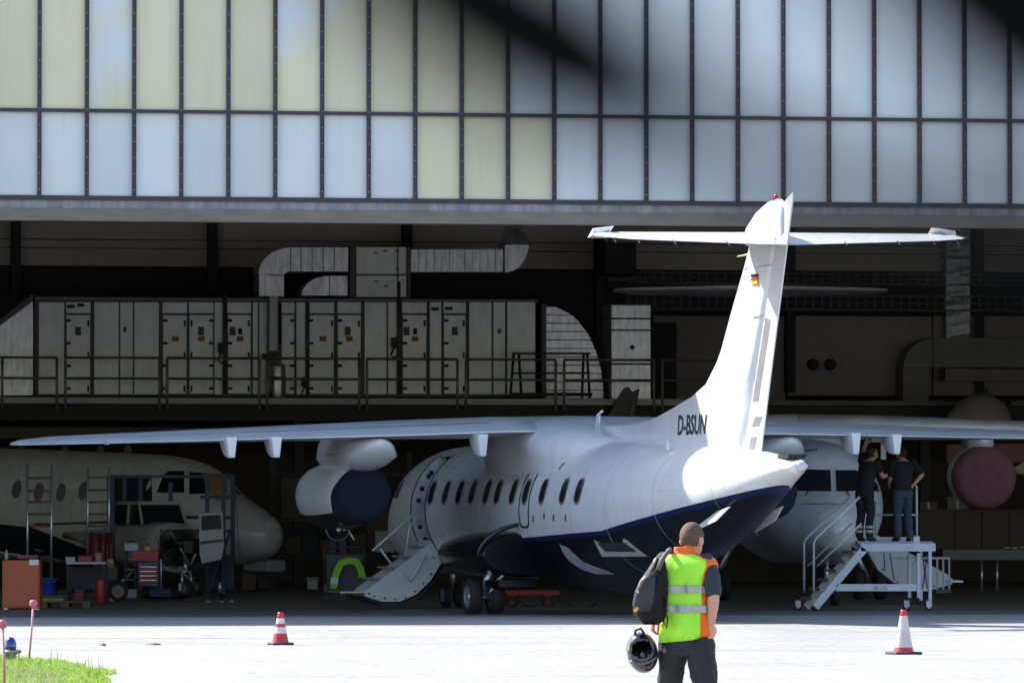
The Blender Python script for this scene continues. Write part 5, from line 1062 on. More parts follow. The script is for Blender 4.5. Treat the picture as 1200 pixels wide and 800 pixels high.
# ---- further clutter of the left bay
hs, f = pthing('air_hose', 196, 700, 121.5, 'black air hose lying in loops under the light aeroplane', 'hose')
q = MB(); q.tube([f(188+26*math.cos(t)*(1-.02*t)+t, 698+2.2*math.sin(t), .5*math.sin(t)) for t in [i*.35 for i in range(60)]], .022, 6); q.build('hose', m_black, hs)
q = MB(); c = f(214,698); q.cyl(c, c+Vector((.12,0,.01)), .03, 8); q.build('coupling', m_alu, hs)
ty, f = pthing('aircraft_tyre', 139, 704, 119, 'black aircraft tyre leaning beside the workbench', 'tyre')
qt, qr = MB(), MB(); wheel(qt, qr, (0,0,.2), .2, .13); qt.build('tyre', m_black, ty); qr.build('rim', MATS['tan wheel'], ty)
sg, f = pthing('step_ladder', 152, 700, 122.5, 'dark steel step ladder left of the red tool trolley', 'ladder')
for x in (146, 160): q = MB(); q.bar(f(x,700), f(153 + (x-153)*.5, 640, .3), .05); q.build('upright', m_dark, sg)
for k in range(4): y = 690-12*k; q = MB(); q.box(f(147+k*1.0,y+1.2,.05*k)-Vector((0,.08,0)), f(159-k*1.0,y,.05*k)+Vector((0,.08,0))); q.build('tread', m_dull, sg)
tp2, f = pthing('tarpaulin', 118, 660, 123, 'crumpled dark red tarpaulin hung behind the workbench', 'tarpaulin')
q = MB(); rs = []
for k in range(8): y = 624+5*k; rs.append([f(104+2.2*i, y, .12*math.sin(i*1.3+k*.3)) for i in range(15)] + [f(104+2.2*i, y, .12*math.sin(i*1.3+k*.3)+.03) for i in range(14,-1,-1)])
q.rings(rs, smooth=True); q.build('sheet', mat('dark red tarpaulin', (.09,.014,.014), .8, var=.4, scale=6), tp2)
for i_, (x0, x1, y0, y1, d, mm, lab) in enumerate(((68,80,692,706,116,m_dark,'black plastic bin left of the cluttered workbench'), (126,138,664,680,120,mat('olive box', (.07,.07,.04), .7),'olive box on the stack behind the yellow post'), (124,140,680,700,120.1,m_dark,'black crate under the olive box'), (215,236,676,688,131,m_dull,'dull grey case behind the aeroplane wheel'), (284,300,668,690,134,m_tan,'tan carton below the stripped airliner nose'), (302,316,676,690,134,m_dark,'black carton right of the tan carton'))):
    small('storage_box', 'box', x0, x1, y0, y1, d, mm, lab, 'box')
# ------------------------------------------------------------------ people
from mathutils import noise as mnoise
def remesh(mb, name, vox, material, parent, it=3, keep=None, wr=0.0, ws_=11.0):
    o = mb.build(name + ' tmp', material)
    m = o.modifiers.new('r', 'REMESH'); m.mode = 'VOXEL'; m.voxel_size = vox
    m2 = o.modifiers.new('s', 'SMOOTH'); m2.factor = .5; m2.iterations = it
    bpy.context.view_layer.update(); me = bpy.data.meshes.new_from_object(o.evaluated_get(bpy.context.evaluated_depsgraph_get()))
    bpy.data.objects.remove(o)
    if wr:
        N_ = len(me.vertices); co = np.empty(N_*3, 'f'); me.vertices.foreach_get('co', co); nr = np.empty(N_*3, 'f'); me.vertex_normals.foreach_get('vector', nr); co = co.reshape(-1, 3); nr = nr.reshape(-1, 3)
        k_ = np.array([abs(mnoise.noise(Vector((c[0]*ws_, c[1]*ws_, c[2]*ws_*.55)))) + .5*abs(mnoise.noise(Vector((c[0]*ws_*2+5, c[1]*ws_*2, c[2]*ws_*1.4)))) for c in co.tolist()])
        me.vertices.foreach_set('co', (co + nr*(wr*(.45-k_)*2)[:, None]).astype('f').ravel())
    if keep:
        bm = bmesh.new(); bm.from_mesh(me); bmesh.ops.delete(bm, geom=[f for f in bm.faces if not keep(f.calc_center_median())], context='FACES'); bm.to_mesh(me); bm.free()
    me.polygons.foreach_set('use_smooth', [True]*len(me.polygons)); me.materials.clear(); me.materials.append(material); me.name = name
    return link(name, me, parent)
def chain(q, pts, rad, n=12):
    q.tube(pts, rad, n)
    for p, r in zip(pts, rad): q.ball(p, r, r, r, 12, 8)
def torso(q, secs):       # (z, cx, cy, rx, ry)
    q.rings([[(cx+rx*math.cos(t), cy+ry*math.sin(t), z) for t in [2*math.pi*i/20 for i in range(20)]] for z, cx, cy, rx, ry in secs])
def hand(q, wrist, d, n, thumb, curl=.5, sc_=1.0):
    """palm, four fingers of unequal length and a thumb; d: finger direction, n: palm normal, thumb: +-1 side"""
    d = Vector(d).normalized(); n = Vector(n); n = (n - d*n.dot(d)).normalized(); s = d.cross(n)*thumb; w_ = Vector(wrist)
    rs = []
    for t, hw, ht in ((0,.028,.02),(.04,.038,.018),(.085,.042,.015)):
        c = w_ + d*t*sc_; rs.append([c + s*(hw*math.cos(a)) + n*(ht*math.sin(a)) for a in [2*math.pi*i/12 for i in range(12)]])
    q.rings(rs)
    for k, (off, ln) in enumerate(((.030,.072),(.011,.080),(-.010,.074),(-.029,.058))):
        p = w_ + d*.08*sc_ + s*off; pts = [p]; dd = d.copy()
        for seg in (.45, .32, .23):
            dd = (dd*math.cos(curl*.8) + n*math.sin(curl*.8)).normalized(); 
            dd = (Matrix.Rotation(0, 3, 'X') @ dd); p = p + dd*ln*seg; pts.append(p)
        q.tube(pts, [.0095,.009,.0085,.007], 8)
    p = w_ + d*.025 + s*.03; q.tube([p, p + s*.028 + d*.022 + n*.008, p + s*.034 + d*.05 + n*.02, p + s*.028 + d*.072 + n*.032], [.014,.012,.0105,.008], 8)
def head(q, c, M):
    """skull, jaw, nose, ears turned by M about the head centre"""
    sv = q.M; q.M = Matrix.Translation(c) @ M
    q.ball((0,-.005,.02), .076, .096, .100, 16, 12); q.ball((0,.02,-.05), .062, .070, .068, 14, 10); q.ball((0,.045,-.085), .040, .042, .032, 12, 8)
    q.rings([[(x, y, z) for x, y, z in ((-.010,.085,.03),(.010,.085,.03),(.010,.070,.03),(-.010,.070,.03))], [(-.017,.118,-.028),(.017,.118,-.028),(.016,.07,-.035),(-.016,.07,-.035)]])
    for s_ in (-1, 1): q.ball((s_*.082,-.008,-.010), .013, .024, .036, 10, 8); q.ball((s_*.03,.082,.035), .022, .012, .010, 8, 6)
    q.ball((0,.086,-.062), .024, .012, .009, 10, 6)
    q.M = sv
m_skin = mat('warm skin', (.55,.30,.21), .55, var=.1, scale=9); m_tee = mat('charcoal cotton', (.030,.032,.042), .85, bump=.2, bscale=30); m_blackc = mat('black cotton', (.012,.012,.014), .9, bump=.2, bscale=30)  # one even skin tone, shared by all three people
m_trous = mat('dark grey trousers', (.022,.020,.023), .85, var=.2, scale=5, bump=.4, bscale=14); m_jeans = mat('slate work trousers', (.040,.048,.070), .85, var=.2, scale=6, bump=.3, bscale=16)
m_shoe = mat('black shoe', (.012,.012,.012), .5); m_hair = mat('cropped brown hair', (.11,.065,.04), .8, var=.3, scale=30, bump=.5, bscale=200); m_hair2 = mat('dark hair', (.03,.02,.015), .8, var=.3, scale=30)
def face_bits(parent, c, M):
    for s_ in (-1, 1):
        q = MB(); q.M = Matrix.Translation(c) @ M; q.ball((s_*.031,.083,.012), .011, .008, .007, 8, 6); q.build('eye', mat('eye white', (.6,.58,.55), .3), parent)
    q = MB(); q.M = Matrix.Translation(c) @ M; q.ball((0,.095,-.063), .020, .005, .004, 8, 6); q.build('mouth', mat('lips', (.35,.12,.10), .5), parent)
def hair(parent, c, M, material, lim=.02, front=.35):
    q = MB(); q.M = Matrix.Translation(c) @ M; q.ball((0,-.008,.022), .081, .100, .105, 24, 18); o = q.build('hair', material, parent)
    Mi = (Matrix.Translation(c) @ M).inverted(); bm = bmesh.new(); bm.from_mesh(o.data)
    def drop(f):
        p = Mi @ f.calc_center_median(); return p.z < -.045 + max(0, p.y+.04)*.9 or (p.y > .05 and p.z < .075) or (abs(p.x) > .06 and -.035 < p.y < .03 and p.z < .02)
    bmesh.ops.delete(bm, geom=[f for f in bm.faces if drop(f)], context='FACES'); bm.to_mesh(o.data); bm.free()
    m = o.modifiers.new('thick', 'SOLIDIFY'); m.thickness = .012; m.offset = -1; return o
def legs(body, tro, shoe, hips, knees, ankles, toes, r=(.098,.070,.045), ex=.014):
    for h, k, a, t in zip(hips, knees, ankles, toes):
        h, k, a, t = map(Vector, (h, k, a, t)); calf = k.lerp(a, .35) + Vector((0,-.02,0))
        chain(body, [h, h.lerp(k,.5), k, calf, a], [r[0]-.012, r[0]-.025, r[1]-.018, r[1]-.016, r[2]-.006])
        chain(tro, [h, h.lerp(k,.45), k, calf, a + Vector((0,0,.02))], [r[0]+.008, r[0]-.004, r[1]+.004, r[1]+.004, r[2]+.024])
        if shoe is not None: shoe.rings([[c + Vector((x*w_, 0, z)) for x, z in ((-1,-.05),(1,-.05),(1,.0),(.6,h_),(-.6,h_),(-1,0))] for c, w_, h_ in ((a + (a-t).normalized()*.055 + Vector((0,0,-.03)),.03,.04), (a + Vector((0,0,-.03)),.04,.07), (a.lerp(t,.6)+Vector((0,0,-.02)),.048,.035), (t+Vector((0,0,-.012)),.03,.012))])
# ---- the man walking away with a rucksack and helmet
MD = 42.0; MX = (804-600)/F*MD; MY = R(-25)
man = empty('person', (MX, MD, 0), MY, 'man in lime and orange safety vest walking away across the apron', 'person')
def ml(x, y, dy=0.0):      # photograph pixel at the man's distance -> his own axes
    p = P(x, y, MD+dy) - Vector((MX, MD, 0)); c, s = math.cos(-MY), math.sin(-MY); return Vector((p.x*c - p.y*s, p.x*s + p.y*c, p.z))
hc = ml(811, 633); hc.z = 1.605; HMm = Matrix.Rotation(R(-8), 4, 'Z') @ Matrix.Rotation(R(-6), 4, 'X')
sh_r, el_r, wr_r = ml(831,661,-.08), ml(836,699,-.17), ml(833,731,-.11); sh_l, el_l, wr_l = ml(774,660,.08), ml(764,695,.13), ml(765,724,.06)
body, tee, tro, shoe = MB(), MB(), MB(), MB()
head(body, hc, HMm); body.tube([(0,-.02,1.44), hc + Vector((0,-.01,-.07))], [.062,.056], 14)
TS = [(.90,0,0,.155,.115),(1.0,0,.0,.15,.11),(1.12,0,.005,.155,.115),(1.28,0,0,.175,.12),(1.40,0,-.005,.175,.105),(1.47,0,-.01,.11,.075),(1.50,0,-.012,.06,.055)]
torso(body, TS)
chain(body, [sh_r, sh_r.lerp(el_r,.5), el_r], [.058,.050,.042]); chain(body, [el_r, el_r.lerp(wr_r,.3), wr_r], [.042,.043,.028]); hand(body, wr_r, (-.02,.12,-1), (-.8,.25,-.1), 1, .55)
chain(body, [sh_l, sh_l.lerp(el_l,.5), el_l], [.058,.050,.042]); chain(body, [el_l, el_l.lerp(wr_l,.3), wr_l], [.042,.043,.028]); hand(body, wr_l, (-.1,.05,-1), (.75,.55,0), -1, 1.05)
legs(body, tro, shoe, ((-.10,0,.87),(.10,0,.87)), ((-.155,.05,.49),(.17,-.02,.49)), ((-.19,.02,.10),(.22,-.10,.12)), ((-.22,.20,.035),(.27,.08,.035)))
torso(tro, [(.80,0,0,.155,.115),(.88,0,-.005,.172,.128),(.95,0,0,.165,.122),(1.0,0,0,.158,.118)])
bo = remesh(body, 'body', .008, m_skin, man, 3)
for s_, a, b in ((1, sh_r, el_r), (-1, sh_l, el_l)): chain(tee, [a+Vector((-s_*.03,0,.01)), a.lerp(b,.45), a.lerp(b,.82)], [.074,.066,.062])
torso(tee, [(z, cx, cy, rx+.012, ry+.012) for z, cx, cy, rx, ry in TS[1:6]])
remesh(tee, 'shirt', .010, m_tee, man, 2, wr=.005); remesh(tro, 'trousers', .009, m_trous, man, 3, wr=.012, ws_=9); shoe_o = shoe.build('shoes', m_shoe, man); bevel(shoe_o, .012)
shoe_o['kind'] = 'stuff' if False else shoe_o.get('kind', '')
del shoe_o['kind']
face_bits(man, hc, HMm); hair(man, hc, HMm, m_hair)
# vest: front and back lime, flanks, collar and shoulder edge orange
m_vl = mat('fluorescent lime', (.38,.84,.045), .75, var=.06, scale=8); m_vo = mat('fluorescent orange', (.85,.14,.015), .75, var=.06, scale=8); m_refl = mat('reflective band', (.36,.38,.36), .35, .3)
VS = [(.915,.180,.128,-.004),(.96,.186,.136,-.004),(1.05,.184,.138,0),(1.16,.186,.140,0),(1.26,.192,.142,0),(1.34,.206,.140,-.004),(1.40,.226,.134,-.006),(1.435,.236,.124,-.008),(1.462,.226,.110,-.010),(1.485,.175,.098,-.013),(1.505,.112,.082,-.015),(1.520,.080,.072,-.017),(1.540,.075,.071,-.020),(1.556,.073,.071,-.024)]
NV = 72
def vring(z, rx, ry, cy, off=0.0):
    r = []
    for j in range(NV):
        t = 2*math.pi*j/NV - math.pi/2; wv = (.010*math.sin(5*t+9*z)+.012*max(-.3, math.sin(9*t-16*z))+.007*math.sin(15*t+26*z)+.004*math.sin(23*t-40*z)) * min(1, max(0, (1.5-z)*4)) + off
        x, y = math.cos(t), math.sin(t); k_ = 2/2.5
        dip = .018*math.sin(t) + .022*(x if z < .93 else 0)
        r.append(((rx+wv)*math.copysign(abs(x)**k_, x), cy+(ry+wv)*math.copysign(abs(y)**k_, y), z + (dip if z < .94 else 0)))
    return r
q = MB(); q.rings([vring(*s) for s in VS], cap0=False, cap1=False, smooth=True)
for k, f_ in enumerate(q.f):
    i, j = k // NV, k % NV; tt_ = (j + .5)/NV*360; fl = (50 < tt_ < 104) or (262 < tt_ < 308)
    q.mi[k] = 1 if (fl and i < 8) or i >= 10 or (i >= 8 and (48 < tt_ < 132 or 228 < tt_ < 312)) else 0
ve = q.build('vest', [m_vl, m_vo], man); mm = ve.modifiers.new('thick', 'SOLIDIFY'); mm.thickness = .006; mm.offset = 1
for z0, z1 in ((1.235,1.285), (1.10,1.15)):
    def at(z):
        for a, b in zip(VS[:-1], VS[1:]):
            if a[0] <= z <= b[0]: t = (z-a[0])/(b[0]-a[0]); return [z] + [a[i]+(b[i]-a[i])*t for i in (1,2,3)]
    q = MB(); q.rings([vring(*at(z), off=.015) for z in (z0, (z0+z1)/2, z1)], cap0=False, cap1=False, smooth=True); q.build('reflective_band', m_refl, ve)
# rucksack
bp_o = ml(762, 695, -.14); rk_ = empty('rucksack', man.location + Vector((ml(762,695,-.14).x*math.cos(MY), 0, 0)), 0, 'black rucksack slung over the left shoulder of the walking man', 'bag')
rk_.location = P(762, 730, MD-.16); RO = rk_.location.copy()
def rl(x, y, dy=0.0): return P(x, y, MD-.16+dy) - RO
m_nyl = mat('black nylon', (.008,.007,.009), .6, var=.3, scale=7, bump=.9, bscale=9, spec=.2)
q = MB(); rs = []
for y, x0, x1, dp in ((655,768,779,.03),(661,763,781,.06),(670,757,782,.09),(682,749,783,.115),(695,743,783,.125),(708,741,782,.125),(718,742.5,780,.115),(726,748,777,.09),(730,753,772,.05)):
    a, b = rl(x0, y), rl(x1, y); rs.append([((a.x+b.x)/2+(b.x-a.x)/2*math.cos(t), .05+dp*math.sin(t)+.010*math.sin(4*t+y)+.006*math.sin(9*t+y*2.3), a.z+.010*math.sin(3*t+y*.3)) for t in [2*math.pi*i/24 for i in range(24)]])
q.rings(rs, smooth=True); q.build('pack', m_nyl, rk_)
q = MB(); rs = []
for y, x0, x1, dp in ((672,756,768,.0),(680,749,768,.02),(695,743.5,767,.03),(708,742,765,.028),(716,744,762,.01)):
    a, b = rl(x0, y), rl(x1, y); rs.append([((a.x+b.x)/2+(b.x-a.x)/2*math.cos(t), -.055-dp+.03*math.sin(t), a.z) for t in [2*math.pi*i/16 for i in range(16)]])
q.rings(rs, smooth=True); q.build('pocket', mat('grey nylon', (.020,.018,.022), .5, var=.3, scale=9, bump=.5, bscale=12), rk_)
q = MB(); q.bar(rl(743.5,716,-.085), rl(749,709,-.085), .03, .02); q.build('tag', mat('yellow tag', (.75,.40,.04), .6), rk_)
q = MB(); q.bar(rl(745,690.5,-.10), rl(748,694,-.10), .014, .01); q.build('logo_patch', m_white, rk_)
q = MB(); q.tube([rl(771,668,-.04), rl(775,657,-.02), rl(780,649,.02), rl(785,644,.12), rl(783,645,.22), rl(778,665,.30)], [.018]*6, 8); q.build('strap', mat('grey webbing', (.10,.095,.085), .7), rk_)
q = MB(); q.tube([rl(779,700,-.02), rl(780,716,-.02), rl(777,728,-.01), rl(781,735,-.01), rl(782.5,724,-.02), rl(779,716,-.02)], .006, 6); q.build('loose_strap', m_nyl, rk_)
# helmet
he = empty('motorcycle_helmet', P(751, 787, MD-.02), 0, 'black full face motorcycle helmet carried in the left hand of the walking man', 'helmet'); HO = he.location.copy()
hcn = P(752.5, 764, MD-.02) - HO; m_hel = mat('gloss black shell', (.010,.010,.013), .12, var=.2, coat=.8); q = MB(); n_, k_ = 36, 24; HM = Matrix.Translation(hcn) @ Matrix.Rotation(R(-10), 4, 'Y') @ Matrix.Rotation(R(8), 4, 'X')
q.smooth = True; vs_, fs_ = [], []
for i in range(k_+1):
    t = math.pi*i/k_
    for j in range(n_): a = 2*math.pi*j/n_; vs_.append(HM @ Vector((.110*math.sin(t)*math.cos(a), .128*math.sin(t)*math.sin(a), -.146*math.cos(t))))
for i in range(k_):
    for j in range(n_):
        p = sum([HM.inverted() @ vs_[i*n_+j], HM.inverted() @ vs_[(i+1)*n_+(j+1) % n_]], Vector())/2
        if p.y < -.02 and (p.x/.083)**2 + ((p.z-.045)/.060)**2 < 1: continue
        fs_.append((i*n_+j, i*n_+(j+1) % n_, (i+1)*n_+(j+1) % n_, (i+1)*n_+j))
q.add(vs_, fs_); shl = q.build('shell', m_hel, he); mm = shl.modifiers.new('thick', 'SOLIDIFY'); mm.thickness = .02; mm.offset = -1
q = MB(); q.M = HM; q.tube([(.09*math.cos(t), -.118*math.cos(.55*(t-math.pi/2)) , -.045+.012*math.cos(2*t)) for t in [math.pi*i/12 for i in range(13)]], .010, 8); q.build('visor_edge', mat('visor edge', (.10,.10,.11), .25, .3), he)
q = MB(); q.M = HM; q.ball((.02,-.115,-.085), .022, .006, .008, 8, 6); q.build('chin_vent', m_redp, he)
q = MB(); q.M = HM; q.tube([(-.03,-.02,.135),(-.02,-.03,.17),(.02,-.03,.175),(.035,-.02,.135)], .009, 6); q.build('chin_strap', m_nyl, he)
# ---- the two mechanics on the platform
SD = 109.0; PZ = CAMH + (HY-634)/F*SD
def mechanic(x, label, rz, hcx, hM, arms, tr_mat, TSx, hipx, feet, hands, band=False, sleeve=.8):
    e = empty('person', P(x, 634, SD), rz, label, 'person'); body, tee, tro, shoe = MB(), MB(), MB(), MB()
    hc = Vector(hcx); head(body, hc, hM); body.tube([(TSx[-1][1],TSx[-1][2],1.44), hc+Vector((0,-.01,-.07))], [.06,.055], 12); torso(body, TSx)
    for (s, el, wr), hd in zip(arms, hands):
        s, el, wr = map(Vector, (s, el, wr)); chain(body, [s, s.lerp(el,.5), el], [.056,.048,.041]); chain(body, [el, el.lerp(wr,.3), wr], [.041,.042,.028]); hand(body, wr, *hd)
        chain(tee, [s, s.lerp(el,.45), s.lerp(el,sleeve)], [.078,.066,.062])
    legs(body, tro, shoe, *feet); torso(tro, [(.80,hipx,0,.155,.115),(.88,hipx,0,.172,.128),(1.0,hipx,0,.158,.118)])
    torso(tee, [(z, cx, cy, rx+.016, ry+.016) for z, cx, cy, rx, ry in TSx[:-1]])
    remesh(body, 'body', .011, m_skin, e, 2); remesh(tee, 'shirt', .012, m_blackc, e, 2, wr=.006); remesh(tro, 'trousers', .012, tr_mat, e, 2, wr=.010); bevel(shoe.build('shoes', m_shoe, e), .012)
    if band:
        for a in feet[2]:
            for z in (.16, .24): q = MB(); q.lathe([(.078,z),(.080,z+.045)], (a[0],a[1]-.005,0), 'z', 16, cap=False); q.build('reflective_hem', mat('hem band', (.42,.40,.36), .5), e)
    face_bits(e, hc, hM); hair(e, hc, hM, m_hair2); return e
T0 = [(.92,0,0,.15,.112),(1.05,0,0,.148,.11),(1.2,0,0,.165,.118),(1.36,0,-.005,.178,.11),(1.46,0,-.01,.12,.08),(1.50,0,-.01,.06,.055)]
lean = [(z, .10*max(0,z-.95)/.5, cy, rx, ry) for z, cx, cy, rx, ry in T0]
mechanic(1013, 'mechanic in black reaching up to the jet wing from the work platform', R(-35), (.14,.06,1.60), Matrix.Rotation(R(-20),4,'Z') @ Matrix.Rotation(R(30),4,'X'),
  [((-.07,.02,1.46),(-.06,.10,1.72),(.06,.12,1.98)), ((.27,.0,1.40),(.30,.14,1.18),(.36,.30,1.22))], m_blackc, lean, 0, (((-.08,0,.88),(.08,0,.88)), ((-.09,.03,.48),(.09,.06,.48)), ((-.10,-.02,.10),(.10,.0,.10)), ((-.11,.16,.035),(.12,.18,.035))),
  [((.1,.1,1),(.2,1,0),1,.35), ((.4,.8,.1),(0,0,-1),-1,.4)], True, .42)
mechanic(1058, 'mechanic in black shirt and slate trousers with hand on hip looking up', R(18), (-.02,.03,1.60), Matrix.Rotation(R(25),4,'Z') @ Matrix.Rotation(R(28),4,'X'),
  [((.185,0,1.42),(.36,-.05,1.22),(.20,-.02,1.03)), ((-.185,0,1.42),(-.22,.06,1.17),(-.19,.20,1.05))], m_jeans, T0, 0, (((-.085,0,.88),(.085,0,.88)), ((-.10,.02,.48),(.10,.03,.48)), ((-.11,-.02,.10),(.12,-.03,.10)), ((-.13,.17,.035),(.15,.16,.035))),
  [((-.7,-.3,-.55),(-.4,.6,.3),1,.5), ((.2,.7,-.5),(.8,0,0),-1,.5)])
# ---- work platform
ws = empty('work_platform', P(1030, 714.8, SD), 0, 'white wheeled step platform carrying two mechanics under the right wing', 'work platform'); WO = ws.location.copy()
def wl_(x, y, dd=0.0): return P(x, y, SD+dd) - WO - Vector((.2*(dd+.42), 0, 0))     # stands turned a little
m_pl = mat('platform white', (.60,.61,.65), .4, var=.1, scale=5); m_blu = mat('platform blue grey', (.30,.34,.42), .5)
for dd, xo, yo in ((-.42,0,0), (.42,-3,-2)):
    for a, b, w_ in (((1008,641),(1096,641),.15), ((1013,642),(955,711),.14), ((979,688),(1090,688),.13), ((1089.5,645),(1089.5,703),.11), ((1076,648),(1076,700),.09)):
        if dd > 0 and a[0] == 979: continue
        q = MB(); q.bar(wl_(*a,dd), wl_(*b,dd), .06, w_ if a[0] != b[0] else .10); bevel(q.build('frame_beam', m_pl, ws), .008)
q = MB(); a, b = wl_(1009,633.9), wl_(1096,636.5); q.box((a.x,-.45,b.z), (b.x,.45,a.z)); q.build('deck', m_blu, ws)
q = MB(); a, b = wl_(1014,629), wl_(1076,634); q.box((a.x,.41,b.z), (b.x,.44,a.z)); q.build('kick_plate', m_pl, ws)
for k in range(6): t = (k+.6)/6.2; x, y = 1011+(951-1011)*t, 640+(707-640)*t; q = MB(); c = wl_(x,y); q.rings([[(c.x-.11-.2*v_,v_,c.z-.025),(c.x+.11-.2*v_,v_,c.z-.025),(c.x+.11-.2*v_,v_,c.z+.025),(c.x-.11-.2*v_,v_,c.z+.025)] for v_ in (-.41,.41)]); q.build('step', mat('step tread', (.36,.32,.28), .6), ws)
for dd in (-.44, .44):
    q = MB(); q.tube([wl_(953,693,dd), wl_(953,637,dd), wl_(955,631,dd), wl_(1007,582,dd)], .022, 8); q.build('stair_rail', m_pl, ws)
    q = MB(); q.tube([wl_(957,663,dd), wl_(1009,613,dd)], .016, 8); q.build('stair_rail', m_pl, ws)
for dd in (.44,):
    q = MB(); q.tube([wl_(1037,634,dd), wl_(1037,586,dd)], .02, 8); q.build('guard_post', m_pl, ws); q = MB(); q.tube([wl_(1085,634,dd), wl_(1085,569,dd), wl_(1081,568.5,dd)], .022, 8); q.build('guard_post', m_pl, ws)
    q = MB(); q.tube([wl_(1037,603,dd), wl_(1085,603,dd)], .017, 8); q.build('guard_rail', m_pl, ws)
q = MB(); q.bar(wl_(1074,628,-.40), wl_(1074,645,-.40), .11); q.build('post_socket', m_pl, ws)
for x in (945, 957, 1072, 1089):
    dd = -.36 if x in (957, 1089) else .36
    q = MB(); c = wl_(x,710.5,dd); q.cyl((c.x,c.y-.03,c.z), (c.x,c.y+.03,c.z), .075, 16); cst = q.build('castor', m_black, ws); q = MB(); q.box((c.x-.05,c.y-.045,c.z+.0), (c.x+.05,c.y-.033,c.z+.12)); q.cyl((c.x,c.y-.05,c.z), (c.x,c.y-.031,c.z), .03, 10); q.build('fork', m_pl, cst)
for x0, y0, x1, y1 in ((1035,647,1036,668),(1042,648,1047,680),(1080,650,1086,690),(1086,650,1080,690)): q = MB(); q.bar(wl_(x0,y0,-.46), wl_(x1,y1,-.46), .025); q.build('strap', mat('purple strap', (.08,.05,.09), .7), ws)
text('lettering', 'EE - TL', .085, m_seam, ws, Matrix.Translation(wl_(1023,690.5,-.456)) @ Matrix(((1,0,0,0),(0,0,-1,0),(0,1,0,0),(0,0,0,1))), .0005)
text('lettering', 'DO 328', .07, m_seam, ws, Matrix.Translation(wl_(992,673,-.456)) @ Matrix.Rotation(R(-50), 4, 'Y') @ Matrix(((1,0,0,0),(0,0,-1,0),(0,1,0,0),(0,0,0,1))), .0005) if False else None
# inspection panel and lamp hanging under the wing
ip = empty('inspection_lamp', P(1024, 518, SD-1.2), 0, 'cream inspection lamp box held against the wing underside by the mechanic', 'lamp box'); IO = ip.location.copy()
q = MB(); a, b = P(1017,511,SD-1.2)-IO, P(1040,518,SD-1.2)-IO; q.box((a.x,0,b.z), (b.x,.10,a.z)); bevel(q.build('box', mat('cream plastic', (.40,.38,.26), .5), ip), .008)
for x in (1019.5, 1037): q = MB(); c = P(x,514.5,SD-1.2)-IO; q.lathe([(.03,-.012),(.03,.0)], (c.x,-.001,c.z), 'y', 10); q.build('lens', m_noted, ip)
q = MB(); a, b = P(1032,519,SD-1.1)-IO, P(1038,538,SD-1.1)-IO; q.box((a.x,.02,b.z), (b.x,.09,a.z)); q.build('battery', m_grey, ip)
# cage barrier behind the platform
cb = empty('barrier', P(1085, 690, 113.6), 0, 'grey barred barrier standing behind the work platform', 'barrier'); CO = cb.location.copy()
cl_ = lambda x, y, dd=0: P(x, y, 113.6+dd) - CO
for x in (1098, 1105, 1112): q = MB(); q.bar(cl_(x,654), cl_(x,692), .035); q.build('bar', mat('barrier grey', (.36,.36,.35), .5), cb)
q = MB(); q.bar(cl_(1046,653.5), cl_(1113,653.5), .045); q.build('rail', MATS['barrier grey'], cb); q = MB(); q.bar(cl_(1096,692), cl_(1114,692), .08); q.build('foot', m_tan, cb); q = MB(); q.bar(cl_(1064,667), cl_(1074,655), .035); q.build('brace', MATS['barrier grey'], cb)
# ------------------------------------------------------------------ apron things
m_conr = mat('cone red', (.52,.022,.03), .5, var=.3, scale=14); m_conw = mat('cone white', (.60,.60,.60), .45, var=.25, scale=14); m_conb = mat('cone base', (.05,.035,.06), .7); m_conf = mat('cone faded', (.62,.50,.50), .5, var=.15)
def cone(x, y, h, r, lab, bands, sq):
    e = empty('traffic_cone', G(x, y), R(20 if sq else 8), lab, 'traffic cone', 'traffic cones on the apron'); prof = lambda t: r*(1-t)**1.0*.86 + .035 + .05*max(0, .12-t)
    q = MB(); w_ = sq; q.box((-w_,-w_,0), (w_,w_,.035)); bevel(q.build('base', m_conb, e), .02)
    for k, (t0, t1, m) in enumerate(bands): q = MB(); q.lathe([(prof(t0 + (t1-t0)*i/3)*1.0, .035 + (h-.035)*(t0 + (t1-t0)*i/3)) for i in range(4)], (0,0,0), 'z', 24, cap=(k == len(bands)-1)); q.build('band', m, e)
cone(329, 755, .445, .085, 'red and white striped traffic cone on the left of the apron', ((0,.30,m_conr),(.302,.50,m_conw),(.502,.62,m_conr),(.622,.80,m_conw),(.802,1,m_conr)), .15)
cone(1058.5, 766, .565, .10, 'faded pinkish white traffic cone with red tip on the right', ((0,.10,m_conr),(.102,.86,m_conf),(.862,1,m_conr)), .185)
